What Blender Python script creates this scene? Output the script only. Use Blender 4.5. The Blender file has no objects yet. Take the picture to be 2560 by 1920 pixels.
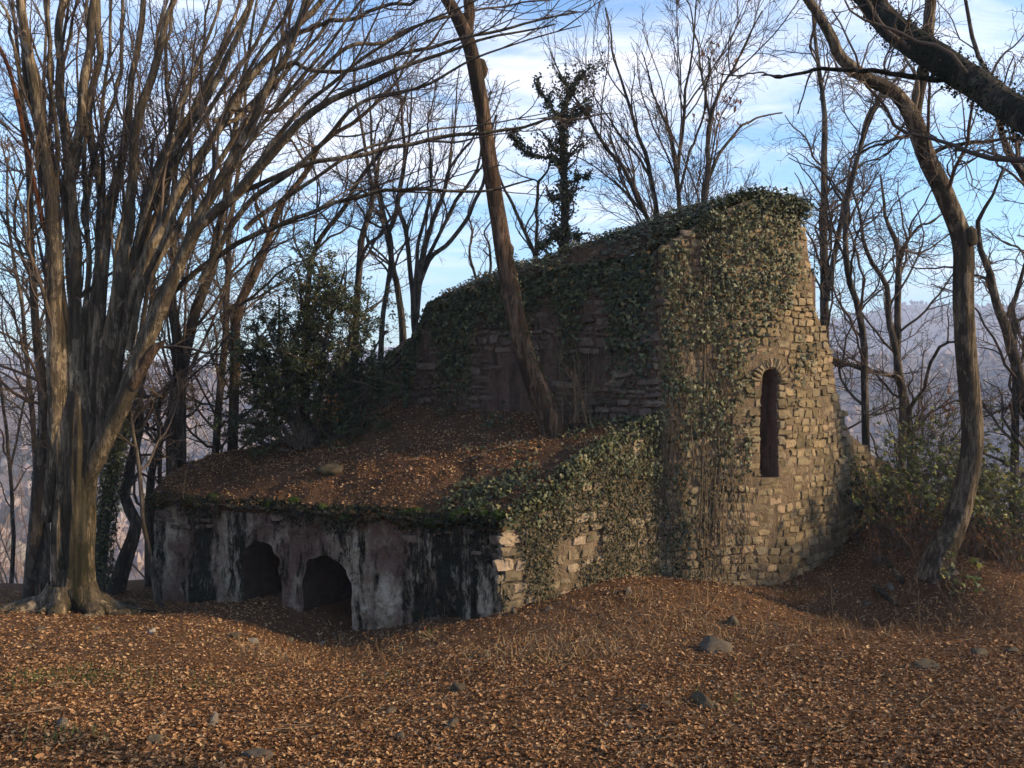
import bpy, math, random
import numpy as np
from mathutils import Vector, Matrix
random.seed(7); RG = np.random.default_rng(11)
scene = bpy.context.scene
COL = scene.collection

# ------------------------------------------------------------------ camera, sky, sun, exposure
FPX, W0, H0, HORIZ = 2070.0, 2560.0, 1920.0, 900.0
PITCH = math.atan((H0/2-HORIZ)/FPX)
cam_d = bpy.data.cameras.new('camera'); cam = bpy.data.objects.new('camera', cam_d); COL.objects.link(cam)
cam_d.sensor_width = 36; cam_d.lens = 36*FPX/W0; cam_d.clip_start = .1; cam_d.clip_end = 9000
cam.location = (0, 0, 0); cam.rotation_euler = (math.pi/2-PITCH, 0, 0)
scene.camera = cam

SUN_AZ = Vector((0.95, -0.17, 0)).normalized(); SUN_EL = math.radians(23)
to_sun = Vector((SUN_AZ.x*math.cos(SUN_EL), SUN_AZ.y*math.cos(SUN_EL), math.sin(SUN_EL)))
sun_d = bpy.data.lights.new('sun', 'SUN'); sun_d.energy = 5.0; sun_d.angle = math.radians(3.0); sun_d.color = (1, .79, .49)
sun = bpy.data.objects.new('sun', sun_d); COL.objects.link(sun)
sun.rotation_euler = to_sun.to_track_quat('Z', 'Y').to_euler(); sun.location = (30, -10, 20)

world = bpy.data.worlds.new('World'); scene.world = world; world.use_nodes = True
wt = world.node_tree; wt.nodes.clear()
def wn(t, **k):
    n = wt.nodes.new(t)
    for a, b in k.items(): setattr(n, a, b)
    return n
sky = wn('ShaderNodeTexSky', sky_type='NISHITA', sun_disc=False, sun_elevation=SUN_EL, sun_rotation=math.atan2(SUN_AZ.x, SUN_AZ.y), altitude=400, air_density=1.0, dust_density=.5, ozone_density=2.5)
tc = wn('ShaderNodeTexCoord'); sep = wn('ShaderNodeSeparateXYZ'); wt.links.new(tc.outputs['Generated'], sep.inputs[0])
def wm(op, a, b=None, c=None, clamp=False):
    n = wn('ShaderNodeMath', operation=op, use_clamp=clamp)
    for i, v in enumerate((a, b, c)):
        if v is None: continue
        if isinstance(v, (int, float)): n.inputs[i].default_value = v
        else: wt.links.new(v, n.inputs[i])
    return n.outputs[0]
zz = wm('ADD', wm('MAXIMUM', sep.outputs[2], 0.0), .16)
cx = wm('DIVIDE', sep.outputs[0], zz); cy = wm('DIVIDE', sep.outputs[1], zz)
comb = wn('ShaderNodeCombineXYZ'); wt.links.new(cx, comb.inputs[0]); wt.links.new(cy, comb.inputs[1])
mp = wn('ShaderNodeMapping'); mp.inputs['Scale'].default_value = (.55, 1.35, 1); mp.inputs['Rotation'].default_value = (0, 0, .35); mp.inputs['Location'].default_value = (3.1, 1.4, 0)
wt.links.new(comb.outputs[0], mp.inputs[0])
n1 = wn('ShaderNodeTexNoise'); n1.inputs['Scale'].default_value = .75; n1.inputs['Detail'].default_value = 9; n1.inputs['Roughness'].default_value = .58; n1.inputs['Distortion'].default_value = .5
n2 = wn('ShaderNodeTexNoise'); n2.inputs['Scale'].default_value = 4.2; n2.inputs['Detail'].default_value = 7; n2.inputs['Roughness'].default_value = .62; n2.inputs['Distortion'].default_value = .8
wt.links.new(mp.outputs[0], n1.inputs['Vector']); wt.links.new(mp.outputs[0], n2.inputs['Vector'])
cl = wm('ADD', wm('MULTIPLY', n1.outputs[0], .68), wm('MULTIPLY', n2.outputs[0], .32))
mr = wn('ShaderNodeMapRange'); mr.inputs[1].default_value = .45; mr.inputs[2].default_value = .68; mr.interpolation_type = 'SMOOTHSTEP'; wt.links.new(cl, mr.inputs[0])
skc = wn('ShaderNodeMix', data_type='RGBA', blend_type='MULTIPLY'); skc.inputs[0].default_value = 1
wt.links.new(sky.outputs[0], skc.inputs[6]); skc.inputs[7].default_value = (.84, 1.12, 1.27, 1)
mx = wn('ShaderNodeMix', data_type='RGBA'); wt.links.new(wm('MULTIPLY', mr.outputs[0], .85), mx.inputs[0]); wt.links.new(skc.outputs[2], mx.inputs[6])
mx.inputs[7].default_value = (6.7, 6.45, 6.7, 1)
bg = wn('ShaderNodeBackground'); bg.inputs[1].default_value = .15; wt.links.new(mx.outputs[2], bg.inputs[0])
wo = wn('ShaderNodeOutputWorld'); wt.links.new(bg.outputs[0], wo.inputs[0])
vs = scene.view_settings; vs.view_transform = 'Standard'; vs.look = 'None'; vs.exposure = 0.76; vs.gamma = 1; vs.use_curve_mapping = False
scene.cycles.max_bounces = 4; scene.cycles.diffuse_bounces = 2; scene.cycles.use_adaptive_sampling = True; scene.cycles.adaptive_threshold = .03; scene.cycles.transparent_max_bounces = 4; scene.cycles.volume_bounces = 0
scene.cycles.use_denoising = True

# ------------------------------------------------------------------ helpers
K2 = 2560/2212.0                      # the coordinates I read off the photograph -> full-size pixels
def ray(dx, dy):
    u = (dx*K2-W0/2)/FPX; v = (H0/2-dy*K2)/FPX
    cp, sp = math.cos(PITCH), math.sin(PITCH)
    return u, cp+v*sp, -sp+v*cp
def Wp(dx, dy, D):                    # a point at real depth D (metres along y)
    u, y, z = ray(dx, dy); s = D/y
    return np.array((u*s, D, z*s))
def proj(P):
    P = np.asarray(P, float); cp, sp = math.cos(PITCH), math.sin(PITCH)
    f = np.maximum(P[..., 1]*cp-P[..., 2]*sp, 1e-3); up = P[..., 1]*sp+P[..., 2]*cp
    return (W0/2+FPX*P[..., 0]/f)/K2, (H0/2-FPX*up/f)/K2
def smooth(a, b, x):
    t = np.clip((np.asarray(x, float)-a)/(b-a), 0, 1); return t*t*(3-2*t)
def vnoise(P, seed=0):
    P = np.asarray(P, float); I = np.floor(P).astype(np.int64); f = P-I; f = f*f*(3-2*f)
    def h(i, j, k):
        n = (i*374761393+j*668265263+k*2147483647+seed*1274126177) & 0xffffffff
        n = ((n ^ (n >> 13))*1274126177) & 0xffffffff
        n = ((n ^ (n >> 16))*2246822519) & 0xffffffff
        return ((n ^ (n >> 15)) & 0xffffff)/float(0xffffff)
    r = 0
    for a in (0, 1):
        for b in (0, 1):
            for c in (0, 1):
                r = r+h(I[..., 0]+a, I[..., 1]+b, I[..., 2]+c)*(f[..., 0] if a else 1-f[..., 0])*(f[..., 1] if b else 1-f[..., 1])*(f[..., 2] if c else 1-f[..., 2])
    return r*2-1
def fbm(P, seed=0, o=4, g=.5):
    P = np.asarray(P, float); r = 0; a = 1
    for i in range(o): r = r+a*vnoise(P*2**i, seed+i); a *= g
    return r
def P3(x, y, z=0.): return np.stack(np.broadcast_arrays(np.asarray(x, float), np.asarray(y, float), np.asarray(z, float)), -1)
def norm(v): return v/np.maximum(np.linalg.norm(v, axis=-1, keepdims=True), 1e-9)

def mesh_data(name, V, Fs, mat=None, smooth_=True, rnd=None):
    if isinstance(Fs, np.ndarray): Fs = [Fs]
    Fs = [np.asarray(f, np.int32) for f in Fs if len(f)]
    me = bpy.data.meshes.new(name); V = np.asarray(V, np.float32)
    me.vertices.add(len(V)); me.vertices.foreach_set('co', V.ravel())
    lv = np.concatenate([f.ravel() for f in Fs]); cnt = np.concatenate([np.full(len(f), f.shape[1], np.int32) for f in Fs])
    st = np.concatenate([[0], np.cumsum(cnt)[:-1]]).astype(np.int32)
    me.loops.add(len(lv)); me.loops.foreach_set('vertex_index', lv)
    me.polygons.add(len(cnt)); me.polygons.foreach_set('loop_start', st)
    me.polygons.foreach_set('use_smooth', np.full(len(cnt), bool(smooth_)))
    if rnd is not None:
        a = me.attributes.new('rnd', 'FLOAT', 'POINT'); a.data.foreach_set('value', np.asarray(rnd, np.float32))
    me.update(calc_edges=True)
    if mat: me.materials.append(mat)
    return me
def add_obj(name, me, parent=None, kind=None):
    o = bpy.data.objects.new(name, me); COL.objects.link(o)
    if parent is not None: o.parent = parent
    if kind: o['kind'] = kind
    return o
def org(o):
    t = np.zeros(3)
    while o is not None: t = t+np.array(o.location); o = o.parent
    return t
def part(name, V, Fs, mat, parent, smooth_=True, rnd=None, kind=None):
    return add_obj(name, mesh_data(name, np.asarray(V)-org(parent), Fs, mat, smooth_, rnd), parent, kind)
def thing(name, loc, label, cat, group=None):
    o = bpy.data.objects.new(name, None); COL.objects.link(o); o.location = tuple(map(float, loc)); o.empty_display_size = .2
    tag(o, label, cat, group); return o
def tag(o, label, cat, group=None):
    o['label'] = label; o['category'] = cat
    if group: o['group'] = group
    return o
def solo(name, V, Fs, mat, label, cat, group=None, smooth_=True, rnd=None):
    V = np.asarray(V); b = np.array([V[:, 0].mean(), V[:, 1].mean(), V[:, 2].min()])
    o = add_obj(name, mesh_data(name, V-b, Fs, mat, smooth_, rnd)); o.location = tuple(map(float, b)); return tag(o, label, cat, group)
def join(bits):
    Vs, Fs, Rs, n = [], {}, [], 0
    for b in bits:
        V, F, R = b if len(b) == 3 else (b[0], b[1], np.zeros(len(b[0])))
        for f in (F if isinstance(F, list) else [F]): Fs.setdefault(f.shape[1], []).append(np.asarray(f)+n)
        Vs.append(V); Rs.append(R); n += len(V)
    return np.concatenate(Vs), [np.concatenate(f) for f in Fs.values()], np.concatenate(Rs)

# tubes along many polylines at once
def tubes(P, R, sides, flute=0, seed=0, rv=None):
    N, K, _ = P.shape
    T = np.gradient(P, axis=1); T = norm(T); m = np.abs(T.mean(1)); ref = np.eye(3)[np.argmin(m, 1)][:, None, :]
    U = norm(np.cross(T, ref)); Vv = np.cross(T, U)
    a = np.linspace(0, 2*np.pi, sides, endpoint=False)
    rad = np.repeat(R[:, :, None], sides, 2)
    if flute:
        q = np.stack(np.broadcast_arrays(np.cos(a)[None, None]*1.7+np.arange(N)[:, None, None]*7.3, np.sin(a)[None, None]*1.7, (np.linspace(0, 1, K)*K*.055)[None, :, None]), -1)
        rad = rad*(1+flute*(vnoise(q*1.6, seed)+.7*vnoise(q*np.array([3.7, 3.7, 1.4]), seed+1)+.45*vnoise(q*np.array([8, 8, 2.]), seed+2)))
    V = P[:, :, None]+rad[..., None]*(U[:, :, None]*np.cos(a)[None, None, :, None]+Vv[:, :, None]*np.sin(a)[None, None, :, None])
    i = np.arange(N)[:, None, None]*K*sides; k = np.arange(K-1)[None, :, None]*sides; s = np.arange(sides)[None, None]; s2 = (s+1) % sides
    F = np.stack([i+k+s, i+k+s2, i+k+sides+s2, i+k+sides+s], -1).reshape(-1, 4)
    rr = np.repeat(RG.random(N) if rv is None else rv, K*sides)
    return V.reshape(-1, 3), F, rr
def resample(P, K):
    P = np.asarray(P, float); n = len(P)
    if n == 2: t = np.linspace(0, 1, K)[:, None]; return P[0]*(1-t)+P[1]*t
    d = np.concatenate([[0], np.cumsum(np.linalg.norm(np.diff(P[:, :3], axis=0), axis=1))]); u = np.linspace(0, d[-1], K)
    i = np.clip(np.searchsorted(d, u, 'right')-1, 0, n-2); t = ((u-d[i])/(d[i+1]-d[i]+1e-9))[:, None]
    p0, p1, p2, p3 = P[np.maximum(i-1, 0)], P[i], P[i+1], P[np.minimum(i+2, n-1)]
    return .5*(2*p1+(p2-p0)*t+(2*p0-5*p1+4*p2-p3)*t**2+(3*p1-p0-3*p2+p3)*t**3)
def grow(P, R, n_m, t0, t1, a0, a1, lf, lmin, lmax, K, wob, up, rf, rng, rmax=.05, rmin=.004, bias=None):
    """side branches on polylines P (N,K,3), R (N,K); n_m branches per metre"""
    L = np.linalg.norm(np.diff(P, axis=1), axis=2).sum(1); n = int(round((L*(t1-t0)).sum()*n_m))
    if n < 1: return np.zeros((0, K, 3)), np.zeros((0, K))
    i = rng.choice(len(P), n, p=L/L.sum()); t = t0+(t1-t0)*rng.random(n); f = t*(P.shape[1]-1); k = np.minimum(f.astype(int), P.shape[1]-2); w = (f-k)[:, None]
    p = P[i, k]*(1-w)+P[i, k+1]*w; tan = norm(P[i, k+1]-P[i, k]); r = R[i, k]*(1-w[:, 0])+R[i, k+1]*w[:, 0]
    side = norm(np.cross(tan, rng.normal(size=(n, 3)))); ang = np.radians(a0+(a1-a0)*rng.random(n))[:, None]
    d = tan*np.cos(ang)+side*np.sin(ang)
    ln = np.clip(lf*L[i]*(1.15-.75*t)*(.55+.9*rng.random(n)), lmin, lmax)
    r0 = np.clip(r*rf*(.6+.6*rng.random(n)), rmin, rmax)
    out = np.zeros((n, K, 3)); out[:, 0] = p; st = (ln/(K-1))[:, None]
    for j in range(1, K):
        d = norm(d+rng.normal(size=(n, 3))*wob+np.array([0, 0, up])+(0 if bias is None else np.array(bias)))
        out[:, j] = out[:, j-1]+d*st
    rr = r0[:, None]*np.linspace(1, .35, K)[None]
    return out, np.maximum(rr, rmin*.7)
def in_view(P, mx_=350, my=350):
    x, y = proj(P); return (x > -mx_) & (x < 2212+mx_) & (y > -my) & (y < 1659+my)

# leaves as real little folded blades, joined
T_FALL = (np.array([(-.5, 0, .12), (-.2, .24, .16), (-.22, 0, 0), (-.2, -.24, .13), (.2, .22, .05), (.2, 0, -.05), (.2, -.22, .09), (.52, .02, .2)]),
          [np.array([(0, 2, 1), (0, 3, 2), (4, 5, 7), (5, 6, 7)]), np.array([(1, 2, 5, 4), (2, 3, 6, 5)])])
T_FAR = (np.array([(-.5, 0, .1), (0, .28, .12), (0, -.28, .0), (.5, 0, .14), (0, 0, -.06)]), [np.array([(0, 4, 1), (0, 2, 4), (1, 4, 3), (4, 2, 3)])])
T_IVY = (np.array([(.12, 0, 0), (-.08, .32, .05), (.22, .50, .0), (.42, .26, .06), (.95, 0, -.08), (.42, -.26, .06), (.22, -.50, .0), (-.08, -.32, .05), (.4, 0, .13)]),
         [np.array([(0, 8, 1), (1, 8, 2), (2, 8, 3), (3, 8, 4), (4, 8, 5), (5, 8, 6), (6, 8, 7), (7, 8, 0)])])
T_BUSH = (np.array([(0, 0, 0), (.45, .2, .05), (1, 0, -.06), (.45, -.2, .05), (.5, 0, -.03)]), [np.array([(0, 4, 1), (1, 4, 2), (2, 4, 3), (3, 4, 0)])])
T_DIA = (np.array([(0, 0, 0), (.4, .42, .06), (1, 0, -.05), (.4, -.42, .06), (.4, 0, .0)]), [np.array([(0, 4, 1), (1, 4, 2), (2, 4, 3), (3, 4, 0)])])
T_BLADE = (np.array([(0, .03, 0), (0, -.03, 0), (.55, .022, .03), (.55, -.022, .03), (1, 0, -.1)]), [np.array([(0, 1, 3), (0, 3, 2), (2, 3, 4)])])
def blades(T, pos, nrm, axis, size, rv):
    tv, tf = T; n = len(pos); Z = norm(nrm); X = norm(axis-(axis*Z).sum(-1, keepdims=True)*Z); Y = np.cross(Z, X)
    V = pos[:, None]+size[:, None, None]*(tv[None, :, 0:1]*X[:, None]+tv[None, :, 1:2]*Y[:, None]+tv[None, :, 2:3]*Z[:, None])
    F = [(np.arange(n)[:, None, None]*len(tv)+f[None]).reshape(-1, f.shape[1]) for f in tf]
    return V.reshape(-1, 3), F, np.repeat(rv, len(tv))

# ------------------------------------------------------------------ materials
def mat(name):
    m = bpy.data.materials.new(name); m.use_nodes = True; t = m.node_tree; b = t.nodes['Principled BSDF']
    return m, t, b
class N:
    def __init__(s, t): s.t = t
    def n(s, ty, **k):
        x = s.t.nodes.new(ty)
        for a, b in k.items(): setattr(x, a, b)
        return x
    def l(s, a, b): s.t.links.new(a, b)
    def coord(s, scale=(1, 1, 1), kind='Object', loc=(0, 0, 0)):
        c = s.n('ShaderNodeTexCoord'); m = s.n('ShaderNodeMapping'); m.inputs['Scale'].default_value = scale; m.inputs['Location'].default_value = loc
        s.l(c.outputs[kind], m.inputs[0]); return m.outputs[0]
    def noise(s, vec, scale, detail=5, rough=.55, dist=0):
        x = s.n('ShaderNodeTexNoise'); x.inputs['Scale'].default_value = scale; x.inputs['Detail'].default_value = detail; x.inputs['Roughness'].default_value = rough; x.inputs['Distortion'].default_value = dist
        if vec is not None: s.l(vec, x.inputs['Vector'])
        return x.outputs[0]
    def ramp(s, fac, stops, interp='LINEAR'):
        r = s.n('ShaderNodeValToRGB'); r.color_ramp.interpolation = interp; e = r.color_ramp.elements
        while len(e) < len(stops): e.new(.5)
        for i, (p, c) in enumerate(stops): e[i].position = p; e[i].color = (*c, 1) if len(c) == 3 else c
        s.l(fac, r.inputs[0]); return r.outputs[0]
    def g(s, fac, a, b): return s.ramp(fac, [(a, (0, 0, 0)), (b, (1, 1, 1))])
    def mix(s, fac, a, b, bt='MIX'):
        m = s.n('ShaderNodeMix', data_type='RGBA', blend_type=bt)
        for i, v in ((0, fac), (6, a), (7, b)):
            if isinstance(v, (int, float)): m.inputs[i].default_value = v
            elif isinstance(v, tuple): m.inputs[i].default_value = (*v, 1)
            else: s.l(v, m.inputs[i])
        return m.outputs[2]
    def m(s, op, a, b=0., clamp=False):
        x = s.n('ShaderNodeMath', operation=op, use_clamp=clamp)
        for i, v in enumerate((a, b)):
            if isinstance(v, (int, float)): x.inputs[i].default_value = v
            else: s.l(v, x.inputs[i])
        return x.outputs[0]
    def bump(s, b, h, strength=.5, dist=.02):
        x = s.n('ShaderNodeBump'); x.inputs['Strength'].default_value = strength; x.inputs['Distance'].default_value = dist
        s.l(h, x.inputs['Height']); s.l(x.outputs[0], b.inputs['Normal'])
    def rnd(s):
        a = s.n('ShaderNodeAttribute', attribute_name='rnd'); o = s.n('ShaderNodeObjectInfo')
        return s.m('FRACT', s.m('ADD', a.outputs['Fac'], o.outputs['Random']))

def bark_mat(name, dark, light, moss=0., lich=.4, streak=1., low=False):
    m, t, b = mat(name); k = N(t)
    v1 = k.coord((17, 17, 1.7)); v2 = k.coord((3.2, 3.2, 1.1)); v3 = k.coord((46, 46, 8))
    f = k.noise(v1, 1.0, 7, .66, .35); g2 = k.noise(v2, 1.0, 6, .62); f3 = k.noise(v3, 1, 5, .65)
    c = k.ramp(k.m('ADD', k.m('MULTIPLY', f, .7), k.m('MULTIPLY', f3, .3)), [(.36, tuple(x*.35 for x in dark)), (.47, dark), (.55, tuple((a+c_)/2 for a, c_ in zip(dark, light))), (.68, light)])
    c = k.mix(k.m('MULTIPLY', k.g(k.noise(v2, 1.9, 7, .7, 1.), .54, .63), lich), c, tuple(min(1, x*1.5+.02) for x in light))
    c = k.mix(k.m('MULTIPLY', k.g(g2, .50, .38), .8), c, tuple(x*.5 for x in dark))
    mf = k.g(k.noise(k.coord((1.7, 1.7, .5), loc=(3, 1, 0)), 1, 7, .66), .46, .56)
    if low:
        sz_ = k.n('ShaderNodeSeparateXYZ'); tc_ = k.n('ShaderNodeTexCoord'); k.l(tc_.outputs['Object'], sz_.inputs[0]); hm = k.n('ShaderNodeMapRange'); hm.inputs[1].default_value = .8; hm.inputs[2].default_value = 3.4; hm.inputs[3].default_value = 1.; hm.inputs[4].default_value = .3; k.l(sz_.outputs[2], hm.inputs[0]); mf = k.m('MULTIPLY', mf, hm.outputs[0])
    if moss: c = k.mix(k.m('MULTIPLY', mf, moss), c, k.ramp(f3, [(.35, (.007, .007, .004)), (.65, (.022, .022, .010))]))
    k.l(c, b.inputs['Base Color']); b.inputs['Roughness'].default_value = .95; b.inputs['Specular IOR Level'].default_value = .12
    k.bump(b, k.m('ADD', f, k.m('MULTIPLY', f3, .4)), 1.*streak, .06)
    return m
M_BARK = bark_mat('bark_hornbeam', (.110, .079, .050), (.35, .262, .168), .95, .6, low=True)
M_BARK2 = bark_mat('bark_brown', (.075, .046, .029), (.23, .147, .095), .2, .3)
M_BARK3 = bark_mat('bark_grey', (.075, .058, .044), (.22, .17, .125), .3, .45)
M_BARKD = bark_mat('bark_dark_mossy', (.040, .030, .020), (.13, .10, .068), .8, .3)
M_BARKR = bark_mat('bark_lit_oak', (.075, .053, .034), (.27, .20, .13), .12, .35)
M_DEAD = bark_mat('bark_reddish_dead', (.075, .026, .011), (.17, .062, .026), 0, .1)
def plain(name, col, col2, rough=.9, spec=.15):
    m, t, b = mat(name); k = N(t)
    k.l(k.mix(k.rnd(), col, col2), b.inputs['Base Color']); b.inputs['Roughness'].default_value = rough; b.inputs['Specular IOR Level'].default_value = spec
    return m
M_TWIG = plain('twig', (.06, .042, .031), (.125, .088, .064))
M_TWIGR = plain('twig_pale', (.09, .062, .04), (.16, .115, .075))
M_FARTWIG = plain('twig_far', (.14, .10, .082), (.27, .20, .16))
def leafy(name, stops, rough=.6, spec=.3, trans=0.):
    m, t, b = mat(name); k = N(t); c = k.ramp(k.rnd(), stops)
    k.l(c, b.inputs['Base Color']); b.inputs['Roughness'].default_value = rough; b.inputs['Specular IOR Level'].default_value = spec
    if trans:
        tr = k.n('ShaderNodeBsdfTranslucent'); k.l(c, tr.inputs[0]); ms = k.n('ShaderNodeMixShader'); ms.inputs[0].default_value = trans
        k.l(b.outputs[0], ms.inputs[1]); k.l(tr.outputs[0], ms.inputs[2]); k.l(ms.outputs[0], t.nodes['Material Output'].inputs[0])
    return m
M_FALL = leafy('fallen_leaf', [(0, (.062, .028, .013)), (.25, (.14, .062, .027)), (.55, (.21, .101, .045)), (.8, (.285, .150, .071)), (.95, (.37, .222, .113)), (1, (.44, .29, .155))], .85, .08)
M_IVY = leafy('ivy_leaf', [(0, (.016, .022, .010)), (.45, (.040, .047, .019)), (.75, (.082, .086, .036)), (.93, (.14, .135, .058)), (.96, (.18, .17, .07)), (1, (.22, .12, .05))], .5, .25, .12)
M_IVYD = leafy('ivy_leaf_dry', [(0, (.020, .022, .010)), (.5, (.045, .042, .018)), (.8, (.085, .065, .030)), (1, (.14, .085, .042))], .7, .25)
M_IVYS = leafy('mossy_fringe', [(0, (.006, .007, .004)), (.6, (.016, .018, .008)), (.9, (.035, .034, .012)), (1, (.10, .055, .026))], .8, .1)
M_BUSH = leafy('evergreen_leaf', [(0, (.016, .022, .008)), (.5, (.036, .046, .016)), (.9, (.066, .074, .026)), (1, (.10, .10, .038))], .5, .3, .15)
M_BRAM = leafy('bramble_leaf', [(0, (.05, .045, .016)), (.3, (.05, .065, .018)), (.6, (.085, .095, .024)), (.82, (.15, .165, .03)), (1, (.32, .25, .05))], .6, .3, .3)
M_RUST = leafy('withered_leaf', [(0, (.10, .035, .014)), (.6, (.20, .075, .028)), (1, (.30, .14, .05))], .7, .2, .2)
M_GRASS = leafy('grass_blade', [(0, (.03, .05, .014)), (.6, (.06, .09, .022)), (1, (.15, .13, .05))], .7, .2, .15)
M_DRYG = leafy('dry_weed', [(0, (.12, .07, .034)), (1, (.26, .17, .085))], .8, .2)
m_, t_, b_ = mat('moss'); k_ = N(t_); f_ = k_.noise(k_.coord((1, 1, 1)), 22, 5)
k_.l(k_.ramp(f_, [(.3, (.015, .022, .006)), (.55, (.035, .048, .010)), (.75, (.085, .095, .018))]), b_.inputs['Base Color']); b_.inputs['Roughness'].default_value = 1; b_.inputs['Specular IOR Level'].default_value = .05
k_.bump(b_, k_.noise(k_.coord(), 70, 4), 1, .02); M_MOSS = m_

def stone_mat(name, stops, moss=.25, lichen=.15):
    m, t, b = mat(name); k = N(t); r = k.rnd(); geo = k.n('ShaderNodeNewGeometry').outputs['Position']
    c = k.ramp(r, stops)
    f = k.noise(geo, 9, 7, .65); c = k.mix(.75, c, k.ramp(f, [(.25, (.42, .40, .37)), (.5, (.95, .95, .95)), (.75, (1.4, 1.33, 1.2))]), 'MULTIPLY')
    c = k.mix(k.m('MULTIPLY', k.g(k.noise(geo, 2.3, 6, .6), .54, .68), moss), c, (.028, .028, .013))
    c = k.mix(k.m('MULTIPLY', k.g(k.noise(geo, 7, 6, .7, .6), .62, .72), lichen), c, (.40, .36, .26))
    k.l(c, b.inputs['Base Color']); b.inputs['Roughness'].default_value = .93; b.inputs['Specular IOR Level'].default_value = .15
    k.bump(b, k.m('ADD', k.noise(geo, 34, 6, .65), k.m('MULTIPLY', k.noise(geo, 120, 3), .3)), .65, .02)
    return m
M_STONE = stone_mat('tan_sandstone', [(0, (.125, .092, .052)), (.3, (.19, .138, .076)), (.55, (.245, .178, .098)), (.75, (.215, .168, .105)), (.9, (.30, .215, .122)), (1, (.33, .22, .135))], .5, .15)
M_STONEM = stone_mat('mossy_sandstone', [(0, (.13, .10, .06)), (.4, (.21, .155, .095)), (.7, (.28, .21, .135)), (1, (.37, .27, .185))], .95, .25)
M_STONES = stone_mat('shade_toned_stone', [(0, (.075, .051, .037)), (.4, (.118, .082, .062)), (.7, (.155, .109, .083)), (1, (.20, .145, .11))], .65, .12)  # wall stone for the shaded faces, their shade put into a darker colour
M_ROCK = stone_mat('field_rock', [(0, (.075, .057, .042)), (.5, (.11, .085, .062)), (1, (.15, .115, .085))], .5, .15)
M_ROCKW = stone_mat('pale_rock', [(0, (.17, .15, .125)), (1, (.23, .20, .17))], .35, .25)
M_CRAG = stone_mat('pale_crag', [(0, (.42, .36, .27)), (1, (.50, .43, .33))], .1, .2)
M_ROCKM = stone_mat('mossy_rock', [(0, (.062, .046, .028)), (1, (.095, .072, .046))], .75, .15)
def mortar_mat(name, a, b2, moss):
    m, t, b = mat(name); k = N(t); v = k.n('ShaderNodeNewGeometry').outputs['Position']
    f = k.noise(v, 5, 8, .65); c = k.ramp(f, [(.28, a), (.72, b2)])
    vv = k.n('ShaderNodeMapping'); vv.inputs['Scale'].default_value = (3.2, 3.2, .55); k.l(v, vv.inputs[0])
    c = k.mix(k.m('MULTIPLY', k.g(k.noise(vv.outputs[0], 1.2, 7, .65, .3), .50, .66), moss), c, (.030, .026, .014))
    c = k.mix(.6, c, k.ramp(k.noise(v, 26, 6, .7), [(.3, (.5, .48, .45)), (.7, (1.25, 1.2, 1.15))]), 'MULTIPLY')
    k.l(c, b.inputs['Base Color']); b.inputs['Roughness'].default_value = .95; b.inputs['Specular IOR Level'].default_value = .1
    k.bump(b, k.m('ADD', k.noise(v, 13, 6, .7), k.m('MULTIPLY', k.noise(v, 60, 4), .4)), 1., .045)
    return m
M_MORT = mortar_mat('warm_lime_mortar', (.14, .098, .062), (.25, .178, .115), .55)
M_MORTS = mortar_mat('reddish_shade_mortar', (.10, .062, .047), (.18, .118, .088), .85)  # mortar of the shaded sides and niche, darkened and warmed to carry their shade
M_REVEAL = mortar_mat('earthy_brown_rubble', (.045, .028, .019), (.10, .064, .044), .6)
# grey-pink plaster with black streaks of moss running down
m_, t_, b_ = mat('stained_plaster'); k_ = N(t_); v_ = k_.n('ShaderNodeNewGeometry').outputs['Position']
def mapv(k, v, s, l=(0, 0, 0)):
    x = k.n('ShaderNodeMapping'); x.inputs['Scale'].default_value = s; x.inputs['Location'].default_value = l; k.l(v, x.inputs[0]); return x.outputs[0]
base = k_.ramp(k_.noise(v_, 4, 8, .65), [(.28, (.21, .15, .10)), (.5, (.37, .295, .21)), (.72, (.53, .45, .34))])
base = k_.mix(k_.g(k_.noise(mapv(k_, v_, (1.1, 1.1, .8)), 1, 5, .6), .48, .6), base, (.16, .10, .075))
base = k_.mix(.7, base, k_.ramp(k_.noise(v_, 22, 7, .75), [(.3, (.4, .4, .4)), (.7, (1.3, 1.3, 1.3))]), 'MULTIPLY')
big = k_.noise(mapv(k_, v_, (1.7, 1.7, .16), (1.75, 0, 0)), 1, 3, .5); mid = k_.noise(mapv(k_, v_, (6., 6., 1.3)), 1, 6, .7, .6); fine = k_.noise(mapv(k_, v_, (17, 17, 4.5)), 1, 8, .75, .8)
sp_ = k_.n('ShaderNodeSeparateXYZ'); k_.l(v_, sp_.inputs[0])
msk = k_.m('ADD', k_.m('ADD', k_.m('MULTIPLY', big, .34), k_.m('MULTIPLY', mid, .38)), k_.m('MULTIPLY', fine, .30))
xr = k_.n('ShaderNodeMapRange'); xr.inputs[1].default_value = -6.; xr.inputs[2].default_value = 0.; k_.l(sp_.outputs[0], xr.inputs[0])
off = k_.ramp(xr.outputs[0], [(0, (.50,)*3), (.12, (.515,)*3), (.26, (.475,)*3), (.34, (.45,)*3), (.48, (.445,)*3), (.64, (.46,)*3), (.74, (.505,)*3), (1, (.512,)*3)])
msk = k_.m('SUBTRACT', k_.m('ADD', msk, off), .5)
blk = k_.g(msk, .490, .545)
base = k_.mix(blk, base, k_.ramp(k_.noise(v_, 30, 4), [(.3, (.007, .007, .005)), (.7, (.030, .028, .018))]))
k_.l(base, b_.inputs['Base Color']); b_.inputs['Roughness'].default_value = .95; b_.inputs['Specular IOR Level'].default_value = .1
k_.bump(b_, k_.m('ADD', k_.m('ADD', k_.noise(v_, 9, 7, .7), k_.m('MULTIPLY', blk, .35)), k_.m('MULTIPLY', k_.noise(v_, 55, 4), .4)), 1., .05); M_PLAST = m_
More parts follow.
